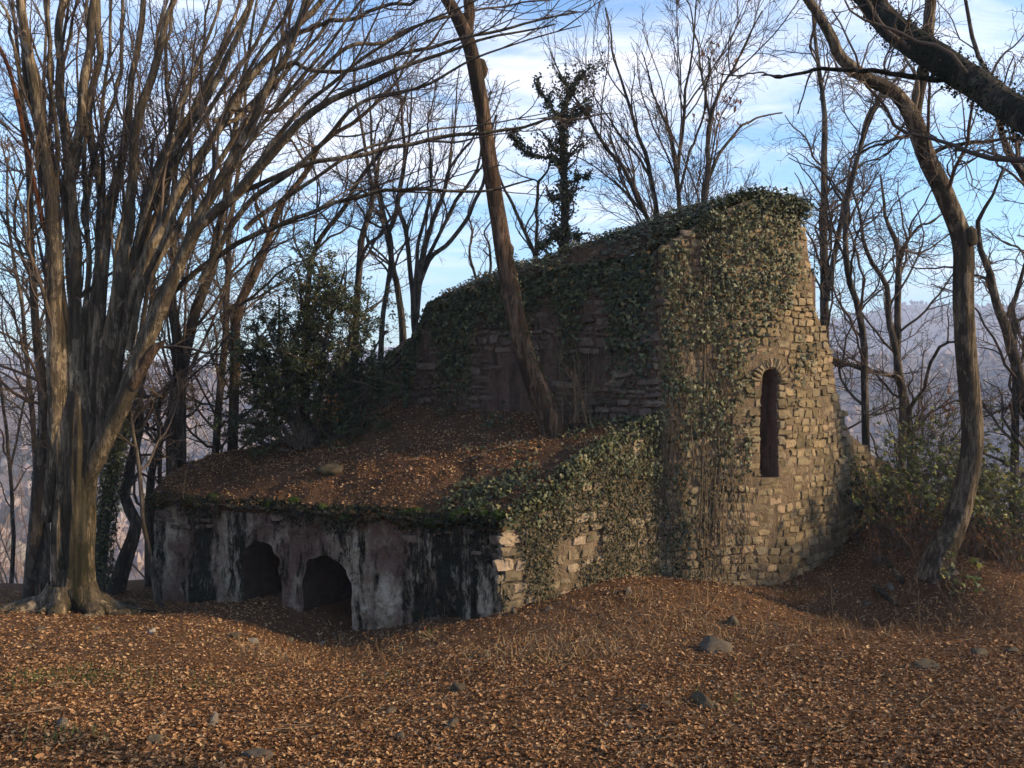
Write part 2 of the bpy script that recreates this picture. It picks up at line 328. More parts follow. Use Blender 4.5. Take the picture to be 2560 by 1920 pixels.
def soil_mat(name, cols, s=1.):
    m, t, b = mat(name); k = N(t); v = k.n('ShaderNodeNewGeometry').outputs['Position']
    c = k.ramp(k.noise(v, 38*s, 6, .7), [(.3, cols[0]), (.5, cols[1]), (.7, cols[2])])
    c = k.mix(k.g(k.noise(v, .9, 5, .6), .56, .7), c, tuple(x*.7 for x in cols[1]))
    k.l(c, b.inputs['Base Color']); b.inputs['Roughness'].default_value = 1; b.inputs['Specular IOR Level'].default_value = .05
    k.bump(b, k.noise(v, 42*s, 6, .7), 1, .04); return m
M_SOIL = soil_mat('leaf_mould', ((.042, .022, .012), (.115, .060, .030), (.20, .112, .060)))
M_ROOFSOIL = soil_mat('roof_leaf_mould', ((.03, .02, .011), (.095, .052, .029), (.17, .094, .053)))
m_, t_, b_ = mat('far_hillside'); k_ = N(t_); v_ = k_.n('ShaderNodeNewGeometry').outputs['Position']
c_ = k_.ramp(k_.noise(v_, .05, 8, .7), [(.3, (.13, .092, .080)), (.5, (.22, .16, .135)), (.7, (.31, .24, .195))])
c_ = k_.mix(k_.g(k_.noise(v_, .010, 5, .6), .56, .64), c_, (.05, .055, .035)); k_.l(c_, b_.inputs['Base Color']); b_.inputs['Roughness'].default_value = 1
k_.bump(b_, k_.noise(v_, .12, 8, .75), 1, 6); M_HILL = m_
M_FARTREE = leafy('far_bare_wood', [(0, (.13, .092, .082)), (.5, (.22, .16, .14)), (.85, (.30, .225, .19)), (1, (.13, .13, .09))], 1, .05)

# ------------------------------------------------------------------ ground
CTRL = []
def base_z(x, y):
    x = np.asarray(x, float); y = np.asarray(y, float); d = np.sqrt(np.maximum(y, 0)**2+(.55*x)**2*(smooth(14, 30, np.hypot(x, y))))
    d = np.where(y < 0, np.maximum(y, -14), d)
    return np.interp(d, [-14, 15, 18, 25, 40, 80, 160, 260, 350], [.85, -4.225, -4.8, -6.6, -11.2, -24, -42, -54, -56])
ctrl_pts = [((1100, 1332), 11.5), ((1200, 1276), 11.95), ((1310, 1250), 12.4), ((1420, 1243), 12.8), ((1530, 1258), 13.05), ((1650, 1272), 13.3), ((1780, 1242), 13.8),
            ((1850, 1180), 14.6), ((1900, 1130), 15.3), ((2030, 1212), 12.4), ((2080, 1125), 15.2), ((2212, 1180), 14.0), ((2330, 1225), 13.0), ((2330, 1150), 15.5), ((1960, 1095), 16.4), ((2212, 1230), 13.0), ((2212, 1310), 11.0), ((2000, 1290), 12.0), ((1900, 1270), 12.8),
            ((710, 1394), 12.25), ((620, 1345), 12.55), ((560, 1304), 13.1), ((460, 1302), 13.7), ((360, 1300), 14.3), ((160, 1312), 13.0), ((20, 1312), 13.5), ((280, 1290), 14.5), ((850, 1362), 12.0), ((980, 1345), 11.8),
            ((700, 1500), -.10), ((1600, 1500), None), ((1100, 1450), None), ((300, 1450), None), ((2100, 1500), None), ((1100, 1650), None), ((300, 1640), None), ((1900, 1640), None), ((1500, 1400), None), ((500, 1410), -.12), ((800, 1425), -.20)]
extra = [(720, 10.6, -.46), (640, 11.4, -.42), (850, 10.8, -.30), (560, 11.6, -.26), (760, 11.5, -.52), (720, 9.2, -.30), (420, 12.2, -.14)]
cp_xy, cp_dz = [], []
for (a, D) in ctrl_pts:
    if D is None or D < 0:
        u, yy, z = ray(*a); s = 1.6/(-z/yy-.175); cp_xy.append((u/yy*s, s)); cp_dz.append(D or 0.)
    else:
        p = Wp(*a, D); cp_xy.append((p[0], p[1])); cp_dz.append(p[2]-float(base_z(p[0], p[1])))
for dx, D, dz in extra: u, yy, z = ray(dx, 1300); cp_xy.append((u/yy*D, D)); cp_dz.append(dz)
cp_xy = np.array(cp_xy); cp_dz = np.array(cp_dz); SG = 1.15
_A = np.exp(-((cp_xy[:, None]-cp_xy[None])**2).sum(-1)/(2*SG*SG))+np.eye(len(cp_xy))*.06
cp_w = np.linalg.solve(_A, cp_dz)
def gz(x, y, fine=True):
    x = np.asarray(x, float); y = np.asarray(y, float); s = x.shape; X = x.ravel(); Y = y.ravel()
    d = ((X[:, None]-cp_xy[None, :, 0])**2+(Y[:, None]-cp_xy[None, :, 1])**2)
    z = base_z(X, Y)+(np.exp(-d/(2*SG*SG))*cp_w).sum(1)
    if fine: z = z+.05*fbm(P3(X*.9, Y*.9), 3, 4)
    return z.reshape(s)
def grid_mesh(xs, ys, zf):
    X, Y = np.meshgrid(xs, ys); Z = zf(X, Y); n, m = X.shape; i = np.arange(n*m).reshape(n, m)
    F = np.stack([i[:-1, :-1], i[:-1, 1:], i[1:, 1:], i[1:, :-1]], -1).reshape(-1, 4)
    return np.stack([X, Y, Z], -1).reshape(-1, 3), F
V, F = grid_mesh(np.linspace(-17, 17, 170), np.linspace(-5, 27, 160), gz)
ground = add_obj('ground', mesh_data('ground', V, F, M_SOIL), kind='structure')
# the valley and the hills beyond, out to the horizon
def far_z(x, y):
    r = np.hypot(x, y); u = x/np.maximum(np.abs(y), 1e-3)*np.sign(y+1e-6); az = np.arctan2(x, y)
    crest = np.interp(az, [-1.6, -.62, -.45, -.3, -.12, 0., .25, .38, .45, .53, .62, 1.6], [.02, .002, -.002, -.004, .018, .034, .038, .045, .060, .057, .054, .03])
    mid = np.interp(az, [-1.6, -.55, -.3, 0, .25, .4, .6, 1.6], [-.02, -.012, -.03, -.03, -.006, .004, .012, 0.])
    z0 = base_z(x, y); n = fbm(P3(x*.006, y*.006), 21, 4)
    z = np.where(r < 300, z0, 0)
    zf_ = np.where(r < 520, -56+(mid*520+56)*smooth(300, 520, r), np.where(r < 700, mid*520-14*smooth(520, 700, r), 0))
    zf_ = np.where(r >= 700, (mid*520-14)+(crest*1400-(mid*520-14))*smooth(700, 1400, r)-90*smooth(1400, 2100, r), zf_)
    z = np.where(r < 300, z0, zf_)
    return z+n*np.clip((r-40)/400, 0, 1)*9
rr_ = np.concatenate([np.linspace(13, 40, 14), np.geomspace(42, 1620, 120)]); aa_ = np.linspace(-math.pi, math.pi, 301)
A_, R_ = np.meshgrid(aa_, rr_); X_ = np.sin(A_)*R_; Y_ = np.cos(A_)*R_
Z_ = far_z(X_, Y_); Z_ = np.where((np.abs(X_) < 17.5) & (Y_ > -5.5) & (Y_ < 27.5), Z_-1.6, Z_)
i_ = np.arange(A_.size).reshape(A_.shape); F_ = np.stack([i_[:-1, :-1], i_[1:, :-1], i_[1:, 1:], i_[:-1, 1:]], -1).reshape(-1, 4)
hills = add_obj('hills', mesh_data('hills', np.stack([X_, Y_, Z_], -1).reshape(-1, 3), F_, M_HILL), kind='structure')
# far bare woodland, one mass: crowns of many small upright blades
n = 8500; az = RG.uniform(-.75, .75, n); r = 190*np.exp(RG.random(n)*math.log(1500/190.)); r = np.where(RG.random(n) < .55, RG.uniform(250, 1450, n), r)
x = np.sin(az)*r; y = np.cos(az)*r; z = far_z(x, y); h = RG.uniform(3, 6.5, n); w = h*RG.uniform(.35, .65, n)
tv = []; rv = []
a = RG.random(n)*6.28; ring = []
base_ = np.stack([x, y, z-.5], -1)
VV = [base_+np.stack([0*x, 0*x, h*1.05+.5], -1)]
for q in range(5):
    aa = a+q*2*np.pi/5; ww = w*RG.uniform(.6, 1.2, n); VV.append(base_+np.stack([np.cos(aa)*ww, np.sin(aa)*ww, h*RG.uniform(.45, .75, n)], -1))
VV.append(base_)
VV = np.stack(VV, 1); FF = np.array([(0, 1+q, 1+(q+1) % 5) for q in range(5)]+[(6, 1+(q+1) % 5, 1+q) for q in range(5)])
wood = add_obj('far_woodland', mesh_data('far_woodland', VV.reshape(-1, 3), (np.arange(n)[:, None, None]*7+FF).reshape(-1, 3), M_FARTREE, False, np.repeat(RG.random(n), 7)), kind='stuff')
tag(wood, 'bare brown woodland covering the hazy valley and far hills', 'woodland')
# haze filling the valley
hb = np.array([(sx, sy, sz) for sx in (-1680, 1680) for sy in (-1680, 1680) for sz in (-82, 128)], float)
hf = np.array([(0, 1, 3, 2), (4, 6, 7, 5), (0, 4, 5, 1), (2, 3, 7, 6), (0, 2, 6, 4), (1, 5, 7, 3)])
mh = bpy.data.materials.new('valley_haze'); mh.use_nodes = True; mh.node_tree.nodes.clear()
pv = mh.node_tree.nodes.new('ShaderNodeVolumePrincipled'); pv.inputs['Color'].default_value = (.66, .75, 1, 1); pv.inputs['Density'].default_value = .00072; pv.inputs['Anisotropy'].default_value = 0.
mo = mh.node_tree.nodes.new('ShaderNodeOutputMaterial'); mh.node_tree.links.new(pv.outputs[0], mo.inputs['Volume'])
haze = add_obj('haze', mesh_data('haze', hb, hf, mh, False), kind='stuff')

# ------------------------------------------------------------------ masonry
def stone_templates(n, rng, rough=.07):
    out = []
    av = np.array([-1, -.86, -.25, .3, .86, 1.])
    for q in range(n):
        A, B = np.meshgrid(av, np.array([-1, -.82, 0, .82, 1.])); s = 1-.11*rng.uniform(.2, 2.2)*np.abs(A)**3*np.abs(B)**3
        x = A*s; z = B*s; e = np.maximum(np.abs(A), np.abs(B)); y = np.where(e > .95, -.55, np.where(e > .7, .36, .46))
        nn = rng.normal(size=A.shape); sk = rng.uniform(-.22, .22)
        x = x*.5+rough*.55*rng.normal(size=A.shape)*(e < .95)+sk*z*.5+(e > .95)*rng.normal(size=A.shape)*.022; z = z*.5+rough*.5*rng.normal(size=A.shape)*(e < .95)+rng.uniform(-.09, .09)*x
        y = y+rough*1.3*nn*(e < .95)+rng.uniform(-.12, .12)*x+rng.uniform(-.12, .12)*z
        out.append(np.stack([x, y, z], -1).reshape(-1, 3))
    i = np.arange(30).reshape(5, 6); F = np.stack([i[:-1, :-1], i[:-1, 1:], i[1:, 1:], i[1:, :-1]], -1).reshape(-1, 4)
    return out, F
ST, ST_F = stone_templates(14, np.random.default_rng(5))
class Path:
    def __init__(s, pts, K=90):
        s.p = resample(np.array(pts, float), K); s.d = np.concatenate([[0], np.cumsum(np.linalg.norm(np.diff(s.p, axis=0), axis=1))]); s.L = s.d[-1]
        t = norm(np.gradient(s.p, axis=0)); s.t = t; s.n = np.stack([t[:, 1], -t[:, 0]], -1)
    def at(s, u):
        f = lambda a: np.stack([np.interp(u, s.d, a[:, 0]), np.interp(u, s.d, a[:, 1])], -1)
        return f(s.p), norm(f(s.t)), norm(f(s.n))
def wall_solid(path, zb, zt, thick, nz, amp=.03, seed=1, sc=3.):
    """closed wall; zb, zt functions of arc length"""
    u = path.d; P, T, Nn = path.p, path.t, path.n; n = len(u); f = np.linspace(0, 1, nz); b0 = zb(u); t0 = zt(u)
    Z = b0[:, None]+(t0-b0)[:, None]*f[None]
    X = np.repeat(P[:, None], nz, 1); Q = np.concatenate([X, Z[..., None]], -1)
    off = amp*(fbm(Q*sc, seed, 4)+.45*fbm(Q*8., seed+7, 3))
    fr = Q.copy(); fr[..., :2] += Nn[:, None]*off[..., None]
    bk = Q.copy(); bk[..., :2] -= Nn[:, None]*thick
    V = np.concatenate([fr.reshape(-1, 3), bk.reshape(-1, 3)]); i = np.arange(n*nz).reshape(n, nz); j = i+n*nz
    q = lambda a, b, c, d: np.stack([a.ravel(), b.ravel(), c.ravel(), d.ravel()], -1)
    F = np.concatenate([q(i[:-1, :-1], i[1:, :-1], i[1:, 1:], i[:-1, 1:]), q(j[:-1, :-1], j[:-1, 1:], j[1:, 1:], j[1:, :-1]),
        q(i[:-1, -1], i[1:, -1], j[1:, -1], j[:-1, -1]), q(i[:-1, 0], j[:-1, 0], j[1:, 0], i[1:, 0]),
        q(i[0, :-1], i[0, 1:], j[0, 1:], j[0, :-1]), q(i[-1, :-1], j[-1, :-1], j[-1, 1:], i[-1, 1:])])
    return V, F
def arch_cutter(c, t, n, half, z0, zs, depth, out=.35, splay=0., wob=0., seed=0, rise=1.):
    """prism with an arched section, centre c (x,y) on the wall line, spring at zs"""
    th = np.linspace(0, np.pi, 15); rng = np.random.default_rng(seed)
    prof = [(-half, z0)]+[(-half, z0+(zs-z0)*k/4) for k in range(1, 4)]+[(-half*math.cos(a), zs+half*rise*math.sin(a)) for a in th]+[(half, z0+(zs-z0)*k/4) for k in (3, 2, 1)]+[(half, z0)]
    prof = np.array(prof); prof = prof+rng.normal(size=prof.shape)*wob
    rings = []
    for d, s in ((out, 1+splay), (-depth*.5, 1), (-depth, 1-splay)):
        xy = c[None]+t[None]*(prof[:, 0:1]*s)+n[None]*d; rings.append(np.concatenate([xy, prof[:, 1:2]], 1))
    m = len(prof); V = np.concatenate(rings); F = []
    for r in range(2):
        for k in range(m): F.append((r*m+k, r*m+(k+1) % m, (r+1)*m+(k+1) % m, (r+1)*m+k))
    return V, [np.array(F), np.array([list(range(m))[::-1]]), np.array([[2*m+k for k in range(m)]])]
def carve(V, F, cutters, materials, inner=None):
    ob = add_obj('tmp', mesh_data('tmp', V, F, materials)); bits = []
    for c in cutters:
        me = mesh_data('cut', *c, inner); o = add_obj('cut', me); bits.append(o)
        import bmesh
        bm = bmesh.new(); bm.from_mesh(me); bmesh.ops.recalc_face_normals(bm, faces=bm.faces); bm.to_mesh(me); bm.free()
        md = ob.modifiers.new('b', 'BOOLEAN'); md.operation = 'DIFFERENCE'; md.object = o; md.solver = 'EXACT'; md.material_mode = 'TRANSFER'
    import bmesh
    bm = bmesh.new(); bm.from_mesh(ob.data); bmesh.ops.recalc_face_normals(bm, faces=bm.faces); bm.to_mesh(ob.data); bm.free()
    dg = bpy.context.evaluated_depsgraph_get(); me = bpy.data.meshes.new_from_object(ob.evaluated_get(dg))
    old = [o.data for o in bits+[ob]]
    for o in bits+[ob]: bpy.data.objects.remove(o, do_unlink=True)
    for d in old: bpy.data.meshes.remove(d)
    return me
def lay_stones(path, zb, zt, keep, rng, hc=(.115, .19), wc=(.14, .32), dep=(.05, .10), gap=.022, u0=0, u1=None, proud=(-.012, .03), hv=(.78, 1.02), jit=.006):
    """rows of stones: list of dicts"""
    u1 = path.L if u1 is None else u1; out = []; z = zb; wv = rng.random()*9
    while z < zt:
        h = rng.uniform(*hc); u = u0-rng.uniform(0, .2)
        while u < u1:
            w = rng.uniform(*wc)*(1.25 if h > (hc[0]+hc[1])/2 else 1); uc = u+w/2
            if u0 <= uc <= u1:
                p, t, n = path.at(np.array([uc])); hh = h*rng.uniform(*hv); zc = z+h/2+.05*math.sin(uc*1.3+wv)+.03*math.sin(uc*3.7+z*1.3)+rng.normal()*jit
                P = np.array([p[0, 0], p[0, 1], zc])
                if keep(uc, zc, P, w, hh):
                    d = rng.uniform(*dep); pr = rng.uniform(*proud)
                    out.append(dict(P=P+np.array([n[0, 0], n[0, 1], 0])*(pr+d*.1), t=np.array([t[0, 0], t[0, 1], 0]), n=np.array([n[0, 0], n[0, 1], 0]), w=w-gap, h=hh-gap*.8, d=d, k=rng.integers(len(ST)), rot=rng.normal()*.06, fl=rng.choice([-1, 1])))
            u += w
        z += h
    return out
def stone_mtx(s):
    c, sn = math.cos(s['rot']), math.sin(s['rot']); up = np.array([0, 0, 1.]); t = s['t']*c+up*sn; u = -s['t']*sn+up*c
    return np.stack([t*s['w']*s['fl'], s['n']*s['d'], u*s['h']*s['fl']], 1), s['P']
def put_stones(stones, matl, parent, n_single, score, name='stone', tm=None):
    tm = tm or [mesh_data('stone', v, ST_F, matl, False) for v in ST]
    stones = sorted(stones, key=score, reverse=True); o = org(parent)
    for s in stones[:n_single]:
        A, b = stone_mtx(s); ob = bpy.data.objects.new(name, tm[s['k']]); COL.objects.link(ob); ob.parent = parent
        M = Matrix.Identity(4)
        for i in range(3):
            for j in range(3): M[i][j] = A[i, j]
            M[i][3] = b[i]-o[i]
        ob.matrix_local = M
    rest = stones[n_single:]
    if rest:
        bits = []
        for s in rest:
            A, b = stone_mtx(s); bits.append((ST[s['k']]@A.T+b, ST_F, np.full(len(ST[0]), random.random())))
        V, F, R = join(bits); part('stones', V, F, matl, parent, False, R, kind='stuff')

def xy(dx, D): u, y, z = ray(dx, 800); return np.array((u/y*D, D))
LC, CC, EE, SS = xy(330, 14.4), xy(1085, 11.5), xy(1420, 13.0), xy(878, 15.9)
# ---- the annex: low vaulted side room with two arches
annex = thing('vaulted_annex', (CC[0]-2.5, 12.7, -3.9), 'low vaulted side room with two arches and leaf-covered earth roof', 'building')
# ---- the chapel: taller block with rounded sunlit end
chapel = thing('ruined_chapel', (EE[0]+1, 14, -3.6), 'tall ruined stone chapel with rounded end and narrow arched window', 'building')

fpath = Path([LC, LC*.5+CC*.5+np.array([.02, -.05]), CC], 190)
f_top = lambda u: np.interp(u, [0, fpath.L*.5, fpath.L], [-2.36, -2.27, -2.20])+.025*np.sin(u*3)
def f_at(dx):                             # arc length of the front wall under an image column
    xs = proj(np.concatenate([fpath.p, np.full((len(fpath.p), 1), -3.)], 1))[0]; return float(np.interp(dx, xs, fpath.d))
V, F = wall_solid(fpath, lambda u: np.full_like(u, -5.0), f_top, 1.4, 64, .05, 4, 2.2)
cut = []
for (dxl, dxr, dyt, dys, depth, sd, sp) in ((527, 606, 1168, 1215, 1.2, 3, .04), (655, 757, 1199, 1255, 2.0, 4, .05)):
    ul, ur = f_at(dxl), f_at(dxr); uc = (ul+ur)/2; p, t, n = [a[0] for a in fpath.at(np.array([uc]))]
    D = p[1]; zt_ = Wp((dxl+dxr)/2, dyt, D)[2]; half = (ur-ul)/2; zs = zt_-half*1.15
    cut.append(arch_cutter(p, t, n, half, -4.7, zs, depth, .4, sp, .018, sd, 1.15))
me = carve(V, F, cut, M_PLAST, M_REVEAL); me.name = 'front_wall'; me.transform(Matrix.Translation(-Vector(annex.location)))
me.polygons.foreach_set('use_smooth', np.zeros(len(me.polygons), bool))
front = add_obj('front_wall', me, annex)
# a few foundation blocks inside the door reveal and niche floor edge
spath = Path([CC+np.array([-.02, .02]), CC*.62+EE*.38+np.array([.05, -.05]), EE], 110)
roof_slope = lambda u: -2.21+1.24*u/spath.L+.13*np.sin(np.pi*np.clip(u/spath.L, 0, 1))
V, F = wall_solid(spath, lambda u: np.full_like(u, -5.0), roof_slope, .8, 50, .022, 9, 2.4)
side = part('side_wall', V, F, M_MORT, annex)
V, F = wall_solid(Path([xy(590, 17.2), LC*.5+xy(590, 17.2)*.5, LC], 40), lambda u: np.full_like(u, -5.4), lambda u: np.interp(u, [0, 3], [-1.95, -2.40]), .7, 26, .04, 2)
part('end_wall', V, F, M_PLAST, annex)
# earth roof: loft from the eave up to the chapel wall
R1, R2 = xy(555, 17.0), xy(760, 17.6)
nu, nv = 150, 74
uu = np.linspace(0, 1, nu); fr = np.stack([np.interp(uu*fpath.L, fpath.d, fpath.p[:, 0]), np.interp(uu*fpath.L, fpath.d, fpath.p[:, 1]), f_top(uu*fpath.L)+.05], -1)
dn = norm(CC-LC); out_n = np.array([dn[1], -dn[0]])
fr[:, :2] += out_n[None]*.13+dn[None]*np.interp(uu, [0, .05, .95, 1], [-.15, 0, 0, .10])[:, None]
bk_pts = np.array([[*R1, -1.92], [*R2, -1.20], [*xy(860, 17.0), -.80], [SS[0]+.1, SS[1]+.3, -.80], [*((SS+EE)/2+np.array([.15, .25])), -.84], [EE[0]+.12, EE[1]+.2, -.90]])
bk = np.stack([np.interp(uu, [0, .2, .36, .5, .78, 1.], bk_pts[:, i]) for i in range(3)], -1)
vv = np.linspace(0, 1, nv)[None, :, None]
RF = fr[:, None]*(1-vv)+bk[:, None]*vv
RF[..., 2] += .20*np.sin(np.pi*vv[..., 0])*(1-.35*uu[:, None])+(.09*fbm(RF*1.4, 31, 4)+.03*fbm(RF*6, 33, 3))*np.sin(np.pi*np.clip(vv[..., 0]+.12, 0, 1))
edge = np.exp(-vv[..., 0]*16); RF[..., 2] -= .11*edge*(1+.9*fbm(P3(uu[:, None]*14, vv[..., 0]*0), 8, 3)); RF[..., :2] += (out_n*.07)[None, None]*(edge*fbm(P3(uu[:, None]*22, vv[..., 0]*0), 18, 3))[..., None]
RFT = RF.copy(); i = np.arange(nu*nv).reshape(nu, nv); Fq = np.stack([i[:-1, :-1], i[1:, :-1], i[1:, 1:], i[:-1, 1:]], -1).reshape(-1, 4)
V = RF.reshape(-1, 3); Vb = V-np.array([0, 0, .07]); nbt = nu*nv
bor = np.concatenate([i[:, 0], i[-1, 1:], i[::-1, -1][1:], i[0, ::-1][1:-1]]); bo2 = np.roll(bor, -1)
Fb = np.concatenate([Fq, (Fq+nbt)[:, ::-1], np.stack([bor, bor+nbt, bo2+nbt, bo2], -1)])
roof = part('earth_roof', np.concatenate([V, Vb]), Fb, M_ROOFSOIL, annex)

# ---- chapel walls
shpath = Path([SS, (SS+EE)/2+np.array([.0, .02]), EE+np.array([-.02, .02])], 120)
sd_ = norm(SS-EE); sn_ = np.array([-sd_[1], sd_[0]]); sn_ = sn_ if sn_[1] > 0 else -sn_      # along the shaded wall to the left, and into the building
def roof_z(P2):
    rel = np.asarray(P2)-EE; l = rel@sd_; t = rel@sn_; Ls = np.linalg.norm(SS-EE)
    eave = np.interp(l, [-3, 0, 1.6, 3.6, 4.6, Ls-.3, Ls+.6], [1.74, 1.72, 1.60, 1.34, 1.12, .55, -.3])
    rise = np.interp(l, [-3, -1.2, 0, 1.2, 2.5, 4.2, Ls, Ls+.7], [.80, .92, .88, .66, .48, .38, .15, 0])
    tt = np.clip(t/1.65, -.25, 2.2); hump = np.where(tt < 1, np.sin(np.clip(tt, -.2, 1)*np.pi/2), np.cos((tt-1)*.95))
    return eave+rise*hump
apts = [EE+np.array([.02, .0]), xy(1525, 13.22), xy(1610, 13.42), xy(1690, 13.72), xy(1750, 14.2), xy(1800, 14.75), xy(1850, 15.35), xy(1910, 16.0), xy(1975, 16.8)]
apath = Path(apts, 190)
def a_at(dx):
    xs = proj(np.concatenate([apath.p, np.full((len(apath.p), 1), -1.)], 1))[0]; return float(np.interp(dx, xs, apath.d))
UA = [a_at(d) for d in (1735, 1745, 1758, 1770, 1785, 1797, 1805, 1822, 1835, 1862, 1880, 1925, 1960)]
def a_top(u):
    P2 = np.stack([np.interp(u, apath.d, apath.p[:, 0]), np.interp(u, apath.d, apath.p[:, 1])], -1); z1 = roof_z(P2)
    dxs = np.array([1700, 1735, 1745, 1757, 1768, 1783, 1796, 1804, 1824, 1838, 1866, 1890, 1930, 1975]); dys = np.array([455, 500, 570, 660, 690, 735, 770, 850, 890, 945, 960, 985, 1005, 1080])
    us = np.array([a_at(d) for d in dxs]); pp = np.stack([np.interp(us, apath.d, apath.p[:, 0]), np.interp(us, apath.d, apath.p[:, 1])], -1)
    zs = np.array([Wp(a, b, p[1])[2] for a, b, p in zip(dxs, dys, pp)])
    st = np.round((np.interp(u, us, zs)+.04*fbm(P3(np.asarray(u)*9, 0), 5, 3))/.07)*.07
    return np.where(u < us[0], np.minimum(z1, 2.75), np.minimum(z1, st))
V, F = wall_solid(apath, lambda u: np.full_like(u, -5.2), a_top, .75, 66, .028, 6, 2.2)
uw = a_at(1662); pw, tw, nw = [a[0] for a in apath.at(np.array([uw]))]; Dw = pw[1]
zw0, zw1 = Wp(1665, 1032, Dw)[2], Wp(1665, 797, Dw)[2]; half_w = .185
cw = arch_cutter(pw, tw, nw, half_w, zw0, zw1-half_w*1.15, .42, .4, .03, .010, 8, 1.15)
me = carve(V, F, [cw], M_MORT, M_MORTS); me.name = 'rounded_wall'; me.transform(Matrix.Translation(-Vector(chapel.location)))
rwall = add_obj('rounded_wall', me, chapel)
sh_top = lambda u: roof_z(np.stack([np.interp(u, shpath.d, shpath.p[:, 0]), np.interp(u, shpath.d, shpath.p[:, 1])], -1))-.02
V, F = wall_solid(shpath, lambda u: np.full_like(u, -4.6), sh_top, .7, 60, .025, 12, 1.9)
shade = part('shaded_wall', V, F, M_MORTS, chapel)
# mound of earth over the vault
ll = np.linspace(-1.75, np.linalg.norm(SS-EE)+.5, 110); ts = np.linspace(-.10, 2.65, 70); Lm, Tm = np.meshgrid(ll, ts)
P2 = EE[None, None]+sd_*Lm[..., None]+sn_*Tm[..., None]
# keep the mound behind the rounded wall
d2 = np.linalg.norm(P2[..., None, :]-apath.p[None, None], axis=-1); ni = d2.argmin(-1); sdist = ((P2-apath.p[ni])*apath.n[ni]).sum(-1)
push = np.clip(sdist+.10, 0, None)*(np.abs(sdist) < 4); P2 = P2-apath.n[ni]*push[..., None]
Zm = roof_z(P2)+.05*fbm(P3(P2[..., 0]*1.6, P2[..., 1]*1.6), 41, 4)+.02
MND = np.concatenate([P2, Zm[..., None]], -1); i = np.arange(Lm.size).reshape(Lm.shape); Fq = np.stack([i[:-1, :-1], i[1:, :-1], i[1:, 1:], i[:-1, 1:]], -1).reshape(-1, 4)
mound = part('vault_mound', MND.reshape(-1, 3), Fq, M_ROOFSOIL, chapel)
# far side of the vault, closing the block
bpath = Path([EE+sn_*3.2-sd_*1.6, EE+sn_*3.3+sd_*2, SS+sn_*3.1], 40)
V, F = wall_solid(bpath, lambda u: np.full_like(u, -5.2), lambda u: np.interp(u, [0, 3, bpath.L], [1.5, 1.3, -.2]), .5, 20, .05, 3)
part('rear_wall', V, F, M_MORTS, chapel)
V, F = wall_solid(Path([SS+sn_*3.1, SS+sn_*1.5-sd_*.05, SS+sn_*.2], 40), lambda u: np.full_like(u, -5.2), lambda u: np.interp(u, [0, 1.5, 3], [-.2, .35, .45]), .5, 24, .06, 23)
part('broken_end_wall', V, F, M_MORTS, chapel)

# stones of the rounded sunlit wall
rng = np.random.default_rng(21)
def in_window(P, w, h, m=.05):
    a = (P[:2]-pw)@tw; zc = P[2]; hw = half_w+m
    if abs(a) > hw+w/2+.09: return False
    top = zw1-half_w*1.15
    if zc+h/2 < zw0-.02: return False
    if zc < top: return abs(a)-w/2 < half_w+.12
    return (max(0, abs(a)-w/2))**2+(max(0., zc-h/2-top))**2 < (half_w+.22)**2
def keep_a(u, z, P, w, h):
    if in_window(P, w, h): return False
    if z+h/2 > float(a_top(np.array([u]))[0])+.03: return False
    if z < float(gz(np.array([P[0]]), np.array([P[1]-.1]))[0])-.12: return False
    dx, dy = proj(P)
    lime = vnoise(np.array([P*2.4]), 77)[0]          # smooth lime wash hides part of the low courses
    if dy > 1090 and lime > .66: return False
    if dx < 1600 and dy < 1050 and rng.random() < .10: return False
    return True
stones_a = lay_stones(apath, -4.0, 2.6, keep_a, rng, (.10, .175), (.11, .27), (.026, .052), .013, proud=(-.010, .012), hv=(.80, 1.02), jit=.007)
# window jambs: mixed blocks each side
for sgn in (-1, 1):
    z = zw0+.02
    while z < zw1-half_w*1.15:
        h = rng.uniform(.085, .20); w = rng.uniform(.10, .32); c = pw+tw*sgn*(half_w+w/2+rng.uniform(-.012, .012))+nw*rng.uniform(-.012, .008)
        stones_a.append(dict(P=np.array([c[0], c[1], z+h/2]), t=np.array([*tw, 0]), n=np.array([*nw, 0]), w=w, h=h-.02, d=rng.uniform(.04, .07), k=rng.integers(len(ST)), rot=rng.normal()*.05, fl=rng.choice([-1, 1])))
        z += h
def sc_a(s):
    dx, dy = proj(s['P']); vis = (dx > 1560)*1.0+(dy > 620)*.5+(dx > 1130)*.1
    if dy < 620 or dx > 2000: vis -= 1
    return vis+s['w']*s['h']/s['P'][1]*8
put_stones(stones_a, M_STONE, rwall, 286, sc_a)
# arch ring of thin wedge stones over the window, and its sill
tmv = [mesh_data('arch_stone', v, ST_F, M_STONE, False) for v in ST]
topc = zw1-half_w*1.15
for k in range(13):
    a = math.pi*(k+.5)/13; L = rng.uniform(.13, .23); rad = half_w*1.07+L/2+.012
    c = pw+tw*(-math.cos(a)*rad)+nw*.016; P = np.array([c[0], c[1], topc+math.sin(a)*rad*1.05])
    dirv = np.array([*(tw*(-math.cos(a))), math.sin(a)]); per = np.cross(np.array([*nw, 0]), dirv)
    o = bpy.data.objects.new('arch_stone', tmv[k]); COL.objects.link(o); o.parent = rwall
    A = np.stack([per*rng.uniform(.05, .075), np.array([*nw, 0])*.07, dirv*L], 1); M = Matrix.Identity(4); oo = org(chapel)
    for i in range(3):
        for j in range(3): M[i][j] = A[i, j]
        M[i][3] = P[i]-oo[i]
    o.matrix_local = M
s_ = dict(P=np.array([*(pw+nw*.0), zw0-.055]), t=np.array([*tw, 0]), n=np.array([*nw, 0]), w=.44, h=.10, d=.08, k=2, rot=0., fl=1)
A, b = stone_mtx(s_); V = ST[2]@A.T+b; part('window_sill', V, ST_F, M_STONE, rwall, False)
